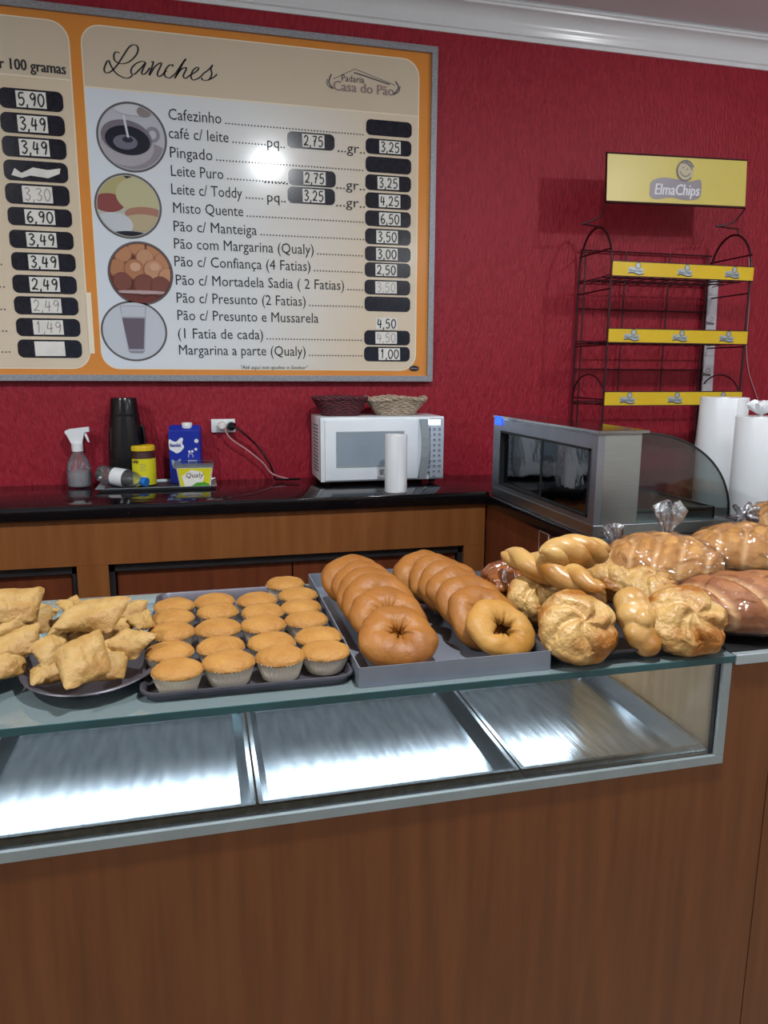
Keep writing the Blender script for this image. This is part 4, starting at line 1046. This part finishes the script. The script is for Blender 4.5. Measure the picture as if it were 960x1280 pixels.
# ------------------------------------------------------------------ microwave
mw = thing('microwave_oven', 'white microwave oven with silver handle strip on the black worktop', 'microwave', (.612, 2.585, TZ), rotz=0)
mfl = at(402, 604, 'z', TZ+.012); mx0 = .392; mx1 = .829; myf = 2.470; myb = 2.685; mz0 = TZ+.012; mz1 = at(402, 522, 'y', myf).z
b = BM(); box(b, mx0, mx1, myf+.03, myb, mz0, mz1, .004); body = obj('body', b, M_whitew, mw)
b = BM(); box(b, mx0, mx1, myf+.004, myf+.0305, mz0, mz1, .003); obj('front_frame', b, M_whitew, mw)
b = BM()
for i in range(14):
    for j in range(9):
        yy = myf+.055+.012*j; zz = mz0+.03+.012*i
        box(b, mx0-.0006, mx0+.001, yy, yy+.006, zz, zz+.006)
obj('vent_holes', b, M_inkg, body, smooth=False)
def mp(px, py, y=None):
    q = at(px, py, 'y', y or myf); return q.x, q.z
dx1 = mp(522, 560)[0]; kx1 = mp(533, 560)[0]
dr_ = BM(); box(dr_, mx0+.014, dx1, myf-.006, myf+.004, mz0+.006, mz1-.008, .002); door = obj('door', dr_, M_whitew, mw)
wx0, wz1 = mp(421, 541); wx1, wz0 = mp(503, 581)
b = BM(); box(b, wx0, wx1, myf-.0066, myf-.0058, wz0, wz1); obj('door_window', b, mat('greyed mirror window', '#8b9aa6', .12, col2='#93a1ad', nscale=6, spec=.8), door, smooth=False)
b = BM(); 
for x0, x1, z0, z1 in ((wx0-.004, wx1+.004, wz1, wz1+.004), (wx0-.004, wx1+.004, wz0-.004, wz0), (wx0-.004, wx0, wz0, wz1), (wx1, wx1+.004, wz0, wz1)): box(b, x0, x1, myf-.0072, myf-.0058, z0, z1)
obj('window_surround', b, M_alu, door, smooth=False)
lx, lz = mp(478, 590)
b = BM()
for x0, x1, z0, z1 in ((-.010, .010, .008, .010), (-.010, .010, -.010, -.008), (-.010, -.008, -.008, .008), (.008, .010, -.008, .008), (-.006, -.003, -.006, .006), (-.003, .005, .004, .006), (-.003, .003, -.001, .001), (-.003, .005, -.006, -.004)):
    box(b, lx+x0, lx+x1, myf-.0068, myf-.006, lz+z0, lz+z1)
add_text(b, 'Electrolux', lambda u, v, k=0: (lx-.018+u, myf-.0066, lz-.022+v), .062, .007)
obj('emblem', b, M_inkg, door, smooth=False)
b = BM(); n = 14                                                   # curved silver grip strip between door and panel
pts = []
for i in range(n+1):
    t_ = i/n; zz = mz0+.004+(mz1-.012-mz0)*t_; xo = .012*math.sin(PI*t_*.9)
    pts.append((dx1+.002+xo, zz))
poly = pts+[(p[0]+.026, p[1]) for p in pts[::-1]]
prism(b, poly, 'y', myf-.012, myf+.004); obj('grip_strip', b, M_alu, mw, smooth=False)
b = BM(); box(b, kx1+.012, mx1-.002, myf-.003, myf+.004, mz0+.006, mz1-.006, .001); cp = obj('control_panel', b, mat('pale grey panel', '#aeb9c6', .3, col2='#b6c0cc', nscale=5), mw)
x0, z1 = mp(535.5, 524.5); x1, z0 = mp(550, 531)
b = BM(); box(b, x0, x1, myf-.0042, myf-.0028, z0, z1); dsp = obj('display', b, M_disp, cp, smooth=False)
b = BM()
for r_ in range(10):
    for c_ in range(3):
        qx = x0-.002+.0185*c_+.001; qz = z0-.014-.0185*r_
        if r_ == 9 and c_ != 1: continue
        wv = .0045 if r_ not in (6, 7) else .0058
        box(b, qx, qx+wv*2, myf-.0040, myf-.0028, qz-.0035, qz+.0035)
        box(b, qx-.002, qx+wv*2+.002, myf-.0036, myf-.0028, qz-.0068, qz-.0056)
obj('key_marks', b, M_key, cp, smooth=False)
for x, y in ((mx0+.03, myf+.04), (mx1-.03, myf+.04), (mx0+.03, myb-.03), (mx1-.03, myb-.03)):
    b = BM(); lathe(b, [(0, 0), (.012, 0), (.014, .0125), (0, .0125)], 16, (x, y, TZ)); obj('foot', b, M_blackm, mw)

# baskets on the microwave
def basket(px, py, y, L, W, h, m, label, flare, rz, dip, seed):
    p = at(px, py, 'y', y)
    t = thing('wicker_basket', label, 'basket', (p.x, y, mz1+.001), 'bread baskets on the microwave', rotz=R(rz))
    def sq(s, u, zf):
        hx, hy = L/2*(1-flare*(1-zf)), W/2*(1-flare*(1-zf))
        a = 2*PI*u; ca, sa = math.cos(a), math.sin(a); k = 1/max((abs(ca)**3.2+abs(sa)**3.2)**(1/3.2), 1e-6)
        z = zf*h*(1-dip*(1-abs(math.cos(2*a))**2)*zf)
        return Vector((hx*ca*k*s, hy*sa*k*s, z))
    b = BM(); nst = 36; rows = 9
    for r_ in range(rows):
        zf = .06+.88*r_/(rows-1)
        tube(b, [sq(1+.035*math.cos(PI*i+PI*r_), i/(nst*1), zf)+Vector((0,0,.0012*math.sin(i*1.3+r_))) for i in range(nst)], .0034, 6, closed=True)
    obj('woven_side', b, m, t, world=False, angle=80)
    b = BM()
    for i in range(nst): tube(b, [sq(1, i/nst, z_) for z_ in (.0, .3, .6, .95)], .0024, 5)
    obj('stakes', b, m, t, world=False, angle=80)
    b = BM()
    for s in (0, 1):
        tube(b, [sq(1+.03*math.sin(i*.9+PI*s), i/96, 1.0)+Vector((0, 0, .004*math.cos(i*.9+PI*s))) for i in range(96)], .0042, 6, closed=True)
    obj('rim', b, m, t, world=False, angle=80)
    b = BM(); P_ = [sq(1, i/48, 0) for i in range(48)]
    prism(b, [(q.x, q.y) for q in P_], 'z', .0005, .005); obj('base', b, m, t, world=False, smooth=False)
basket(425, 503, 2.575, .185, .135, .062, M_wickd, 'dark red wicker basket on the left of the microwave', .34, 0, .05, 1)
basket(494, 502, 2.575, .215, .140, .062, M_wickl, 'pale straw wicker basket on the right of the microwave', .42, 3, .12, 2)

# plastic bag rolls
def bag_roll(name, x, y, z, r_, h, label, top=False):
    t = thing('plastic_roll', label, 'plastic roll', (x, y, z), 'white rolls of plastic bags')
    b = BM(); lathe(b, [(.014, .001), (r_*.985, 0), (r_, .002), (r_, h-.002), (r_*.985, h), (.014, h-.001)], 48)
    ob = obj('roll', b, M_white, t, world=False, angle=50)
    b = BM(); lathe(b, [(.013, 0), (.0155, 0), (.0155, h+.0005), (.013, h+.0005), (.013, 0)], 24); obj('core', b, M_paper, t, world=False, angle=50)
    b = BM(); n = 9
    pts = [((r_+.0012*k/n)*math.cos(R(-60-4*k)), (r_+.0012*k/n+.0004)*math.sin(R(-60-4*k))) for k in range(n+1)]
    pts2 = [(p[0]*.985, p[1]*.985) for p in pts[::-1]]
    prism(b, pts+pts2, 'z', .003, h-.003); obj('loose_edge', b, M_white, t, world=False, smooth=False)
    if top:
        b = tuft(5, .045, .034); rot(b, Matrix.Translation((0, 0, h-.004))); obj('bunched_plastic', b, M_white, t, world=False, angle=80)
pr1 = at(495, 612, 'z', TZ)
bag_roll('r', at(495, 580, 'y', 2.31).x, 2.31, TZ, .0365, at(495, 543, 'y', 2.31).z-TZ, 'short white plastic roll standing in front of the microwave')
q = at(906, 497, 'y', 1.93); bag_roll('r', q.x, 1.93, RT_Z+.001, .068, q.z-RT_Z, 'tall white plastic roll standing right behind the glass warmer')
q = at(951, 521, 'y', 1.76); bag_roll('r', q.x, 1.76, RT_Z+.001, .064, q.z-RT_Z, 'white plastic roll with bunched top at the right edge', True)

# ------------------------------------------------------------------ glass food warmer
WX = .918; WZ = RT_Z+.001; wy0, wy1 = 1.585, 2.235; wh = .253; hx = .118; gx = .385
wm = thing('food_warmer', 'stainless steel food warmer with curved glass front on the corner worktop', 'food warmer', (WX, wy0, WZ))
W3 = lambda x, y, z: (WX+x, wy0+y, WZ+z)
Ly = wy1-wy0
def wbox(b, x0, x1, y0, y1, z0, z1, bev=0): return box(b, WX+x0, WX+x1, wy0+y0, wy0+y1, WZ+z0, WZ+z1, bev)
b = BM(); wbox(b, 0, gx+.005, 0, Ly, 0, .030, .001); wm_base = obj('base', b, M_steel, wm, smooth=False)
b = BM(); wbox(b, 0, hx, 0, Ly, wh-.004, wh, .001); wbox(b, -.002, hx+.016, -.006, Ly+.004, wh, wh+.008, .001); obj('top_panel', b, M_polish, wm, smooth=False)
b = BM(); wbox(b, .018, hx, 0, .010, .030, wh-.004, .001); obj('end_plate', b, M_steel, wm, smooth=False)
b = BM(); wbox(b, .018, hx, Ly-.01, Ly, .030, wh-.004, .001); obj('end_plate', b, M_steel, wm, smooth=False)
# service side frame (opening from the measured pixels), faces the aisle
def wo(px, py): q = at(px, py, 'x', WX); return q.y-wy0, q.z-WZ
oy1, oz1 = wo(626.7, 536); oy0, _ = wo(736.5, 600); oz1 = wo(681, 549)[1]; oz0 = wo(680, 640)[1]
oz0 = max(oz0, .045)
b = BM()
wbox(b, 0, .018, 0, oy0, .030, wh-.004); wbox(b, 0, .018, oy1, Ly, .030, wh-.004); wbox(b, 0, .018, oy0, oy1, oz1, wh-.004); wbox(b, 0, .018, oy0, oy1, .030, oz0)
obj('service_frame', b, M_steeld, wm, smooth=False)
b = BM()
wbox(b, -.003, .020, oy0, oy1, oz0, oz0+.006); wbox(b, -.003, .020, oy0, oy1, oz1-.006, oz1); wbox(b, -.003, .020, oy0, oy0+.005, oz0, oz1); wbox(b, -.003, .020, oy1-.005, oy1, oz0, oz1)
obj('door_track', b, M_rubber, wm, smooth=False)
om = (oy0+oy1)/2-.01
for k, (y0, y1, xo) in enumerate(((oy0+.006, om+.01, .004), (om-.012, oy1-.006, .011))):
    b = BM(); wbox(b, xo, xo+.004, y0, y1, oz0+.006, oz1-.006); d = obj('sliding_door', b, M_glassd, wm, smooth=False)
    b = BM(); wbox(b, xo-.001, xo+.005, (y1-.012 if k == 0 else y0), (y1 if k == 0 else y0+.012), oz0+.006, oz1-.006); obj('door_stile', b, M_rubber, d, smooth=False)
arc = [(hx+(gx-hx)*math.sin(R(a)), .030+(wh-.030)*math.cos(R(a))**.92 if a < 90 else .030) for a in range(0, 91, 5)]
pane = [(hx, .030)]+[(p[0], p[1]) for p in arc]
for nm, y0 in (('end_glass', .001), ('end_glass', Ly-.006)):
    b = BM(); prism(b, [(WX+p[0], WZ+p[1]) for p in pane], 'y', wy0+y0, wy0+y0+.005); e = obj(nm, b, M_glassw, wm, smooth=False)
    b = BM(); tube(b, [W3(p[0], y0+.0025, p[1]) for p in arc], .0028, 8); obj('edge_seal', b, M_rubber, e)
b = BM()
o1 = [(p[0]+.002, p[1]+.002) for p in arc]; o2 = [(p[0]-.002, p[1]-.001) for p in arc[::-1]]
prism(b, [(WX+p[0], WZ+p[1]) for p in o1+o2], 'y', wy0+.008, wy1-.008); obj('curved_glass', b, M_glass, wm, angle=30)
b = BM(); wbox(b, .02, gx-.03, .02, Ly-.02, .052, .056); wbox(b, .02, gx-.03, .02, .026, .030, .062); wbox(b, gx-.036, gx-.03, .02, Ly-.02, .030, .062); obj('inner_tray', b, M_steel, wm, smooth=False)
b = BM(); yy, zz = wo(624, 526); wbox(b, -.003, .0, yy-.026, min(yy+.026, Ly-.004), zz-.012, zz+.014, .001); bl = obj('blue_display', b, M_blue, wm, smooth=False)

# ------------------------------------------------------------------ wire display rack
RX0, RX1, RYF, RYB = 1.432, 2.008, 2.452, 2.688
rk = thing('wire_rack', 'dark red wire snack rack with yellow shelf strips against the red wall', 'rack', ((RX0+RX1)/2, 2.57, RT_Z))
ztop = at(745, 285, 'x', RX0).z; zr_ = at(915, 291, 'x', RX1).z
for x, zt in ((RX0, ztop), (RX1, ztop)):
    yc = (RYF+RYB)/2; ra = (RYB-RYF)/2; pts = [(x, RYF, RT_Z+.002), (x, RYF, 1.4)]
    za = zt-ra*1.25
    pts += [(x, RYF, za)]+[(x, yc-ra*math.cos(R(a)), za+ra*1.25*math.sin(R(a))) for a in range(12, 169, 12)]+[(x, RYB, za), (x, RYB, RT_Z+.002)]
    b = BM(); tube(b, pts, .0042, 8)
    for z in (1.30, 1.495, 1.69, za+.06): tube(b, [(x, RYF, z), (x, RYB, z)], .003, 6)
    tube(b, [(x, yc-ra*math.cos(R(a)), 1.30+.09*math.sin(R(a))) for a in range(0, 181, 15)], .003, 6)
    obj('side_frame', b, M_wire, rk)
bz = [at(790, py, 'y', RYB).z for py in (316, 354, 388, 428, 462, 501)]
b = BM()
for z in bz: tube(b, [(RX0, RYB-.006, z), ((RX0+RX1)/2, RYB-.006, z), (RX1, RYB-.006, z)], .003, 6)
for k in range(1, 3):
    x = RX0+(RX1-RX0)*k/3; tube(b, [(x, RYB-.01, bz[0]), (x, RYB-.01, 1.4), (x, RYB-.01, bz[-1])], .003, 6)
for x in (RX0+.02, RX1-.02): tube(b, [(x, RYB-.01, bz[0]), (x, RYB-.01, 1.4), (x, RYB-.01, RT_Z+.02)], .003, 6)
obj('back_grid', b, M_wire, rk)
strips = [(at(765, 327, 'y', RYF).z, at(765, 344.5, 'y', RYF).z), (at(762, 411, 'y', RYF).z, at(762, 427.5, 'y', RYF).z), (at(756, 490, 'y', RYF).z, at(756, 506.5, 'y', RYF).z)]
for z1, z0 in strips:
    b = BM(); zs = z0+.004
    for k in range(13):
        x = RX0+(RX1-RX0)*k/12; tube(b, [(x, RYF, zs), (x, RYB-.008, zs-.004)], .0018, 5)
    for y in (RYF+.06, RYF+.14): tube(b, [(RX0, y, zs-.003), (RX1, y, zs-.003)], .003, 6)
    obj('wire_shelf', b, M_wire, rk)
    b = BM(); box(b, RX0-.002, RX1+.002, RYF-.012, RYF-.008, z0, z1); st = obj('shelf_strip', b, M_yel, rk, smooth=False)
    b = BM(); box(b, RX0-.003, RX1+.003, RYF-.013, RYF-.005, z1, z1+.003); box(b, RX0-.003, RX1+.003, RYF-.013, RYF-.005, z0-.003, z0); obj('strip_edge', b, M_wire, st, smooth=False)
    for k in range(3):
        b = BM(); b2 = BM()
        x = RX0+(RX1-RX0)*(.155+.345*k); zm = (z0+z1)/2; hh = (z1-z0)
        wv = [(x-.03+.06*i/8, zm-.10*hh+.003*math.sin(i*.8)) for i in range(9)]
        prism(b, [(p[0], p[1]+hh*.20) for p in wv]+[(p[0], p[1]-hh*.20) for p in wv[::-1]], 'y', RYF-.0128, RYF-.0121)
        prism(b, [(x+.008+.010*math.cos(R(a)), zm+hh*.26+.010*math.sin(R(a))) for a in range(0, 360, 24)], 'y', RYF-.0128, RYF-.0121)
        add_text(b2, 'ElmaChips', lambda u, v, kk=0: (x-.026+u, RYF-.0132, zm-.2*hh+v), .052, .009)
        ribbon(b2, [(x+.008+.010*math.cos(R(a)), zm+hh*.26+.010*math.sin(R(a))) for a in range(0, 361, 24)], .0016, lambda u, v, kk=0: (u, RYF-.0132, v))
        ribbon(b2, [(p[0], p[1]-hh*.22) for p in wv], .003, lambda u, v, kk=0: (u, RYF-.0133, v))
        obj('badge_ground', b, M_alu, st, smooth=False); obj('badge_lettering', b2, M_ink, st, smooth=False)
# white upright banner on the rear right of the rack
x1_, zt_ = at(898, 346, 'y', 2.665).x, at(890, 346, 'y', 2.665).z
def bx(px, py): q = at(px, py, 'y', 2.665); return (q.x, q.z)
b = BM(); prism(b, [bx(886, 346), bx(898, 346), bx(890, 490), bx(886, 560), bx(868, 560), bx(872, 530), bx(877, 490)], 'y', 2.663, 2.667); bn = obj('side_banner', b, mat('white banner card', '#b3b1b8', .45, col2='#bab8bf', nscale=4), rk, smooth=False)
b = BM()
for px, py in ((887, 402), (883, 466), (878, 526)):
    x, z = bx(px, py); add_text(b, 'Elma', lambda u, v, kk=0: (x-.016+u, 2.6615, z-.012+v), .034, .012, bold=.001)
    ribbon(b, [(x+.006+.008*math.cos(R(a)), z+.010+.008*math.sin(R(a))) for a in range(0, 361, 24)], .002, lambda u, v, kk=0: (u, 2.6615, v))
obj('banner_mark', b, M_inkg, bn, smooth=False)
# header sign, on two bent wires
HY = 2.452
def hq(px, py): q = at(px, py, 'y', HY); return (q.x, q.z)
hc = [hq(759.5, 191.5), hq(934, 201), hq(931.5, 258.5), hq(758, 251)]
b = BM(); prism(b, hc, 'y', HY, HY+.012); hd = obj('header_sign', b, M_yelp, rk, smooth=False)
b = BM(); tube(b, [(p[0], HY+.006, p[1]) for p in hc], .0065, 8, closed=True); obj('sign_edge', b, M_wire, hd)
cxm, czm = hq(844, 235)
bn_ = catmull([(*hq(815, 226), 0), (*hq(829, 222), 0), (*hq(846, 224), 0), (*hq(862, 227), 0), (*hq(875, 225), 0), (*hq(876.5, 238), 0), (*hq(873, 248), 0), (*hq(858, 250.5), 0), (*hq(838, 247), 0), (*hq(822, 249), 0), (*hq(813, 246), 0), (*hq(812.5, 236), 0)], 5, True)
b = BM(); prism(b, [(p.x, p.y) for p in bn_], 'y', HY-.0012, HY-.0004); bb_ = obj('badge_ground', b, mat('grey badge', '#8d878f', .35), hd, smooth=False)
s0, s1 = hq(818, 243), hq(873, 245)
b = BM(); add_text(b, 'ElmaChips', lambda u, v, kk=0: (s0[0]+u, HY-.0018-.0001*kk, s0[1]+v+(s1[1]-s0[1])*u/(s1[0]-s0[0])), s1[0]-s0[0], .036, shear=.1, bold=.0012); obj('lettering', b, M_inkw, hd, smooth=False)
cc = hq(856.5, 213.5); rr_ = .033
b = BM(); prism(b, [(cc[0]+rr_*math.cos(R(a)), cc[1]+rr_*math.sin(R(a))) for a in range(0, 360, 12)], 'y', HY-.0022, HY-.0014); obj('badge_disc', b, mat('pale disc', '#b9b092', .35), hd, smooth=False)
b = BM(); dfn = lambda u, v, kk=0: (cc[0]+u*rr_, HY-.0026, cc[1]+v*rr_)
ribbon(b, [(math.cos(R(a)), math.sin(R(a))) for a in range(20, 335, 15)], .16, dfn)
for st in ([(-.55,.75),(0,.72),(.5,.45),(.8,.1)], [(-.2,.95),(.35,.72),(.75,.4)], [(-.7,-.1),(-.3,-.5),(.2,-.55),(.6,-.25)], [(-.4,.25),(-.2,.3)], [(.1,.15),(.3,.15)]):
    ribbon(b, [(p.x, p.y) for p in catmull([(*q, 0) for q in st], 6)], .11, dfn)
obj('badge_lines', b, mat('badge grey ink', '#6b666c', .4), hd, smooth=False)
for (pxs, x) in ((((757, 254), (755, 268), (747, 273), (738, 276)), RX0), (((932, 260), (930, 268), (925, 276), (909, 279)), RX1)):
    b = BM(); P_ = [Vector((hq(*q)[0], HY+.008*0+.02*i, hq(*q)[1])) for i, q in enumerate(pxs)]
    tube(b, catmull(P_, 6), .003, 6)
    tube(b, [(x, (RYF+RYB)/2-.03, ztop-.004), (x, (RYF+RYB)/2-.03, P_[-1].z)], .003, 6)
    tube(b, [P_[-1], (x, (RYF+RYB)/2-.03, P_[-1].z)], .003, 6)
    obj('sign_wire', b, M_wire, rk)
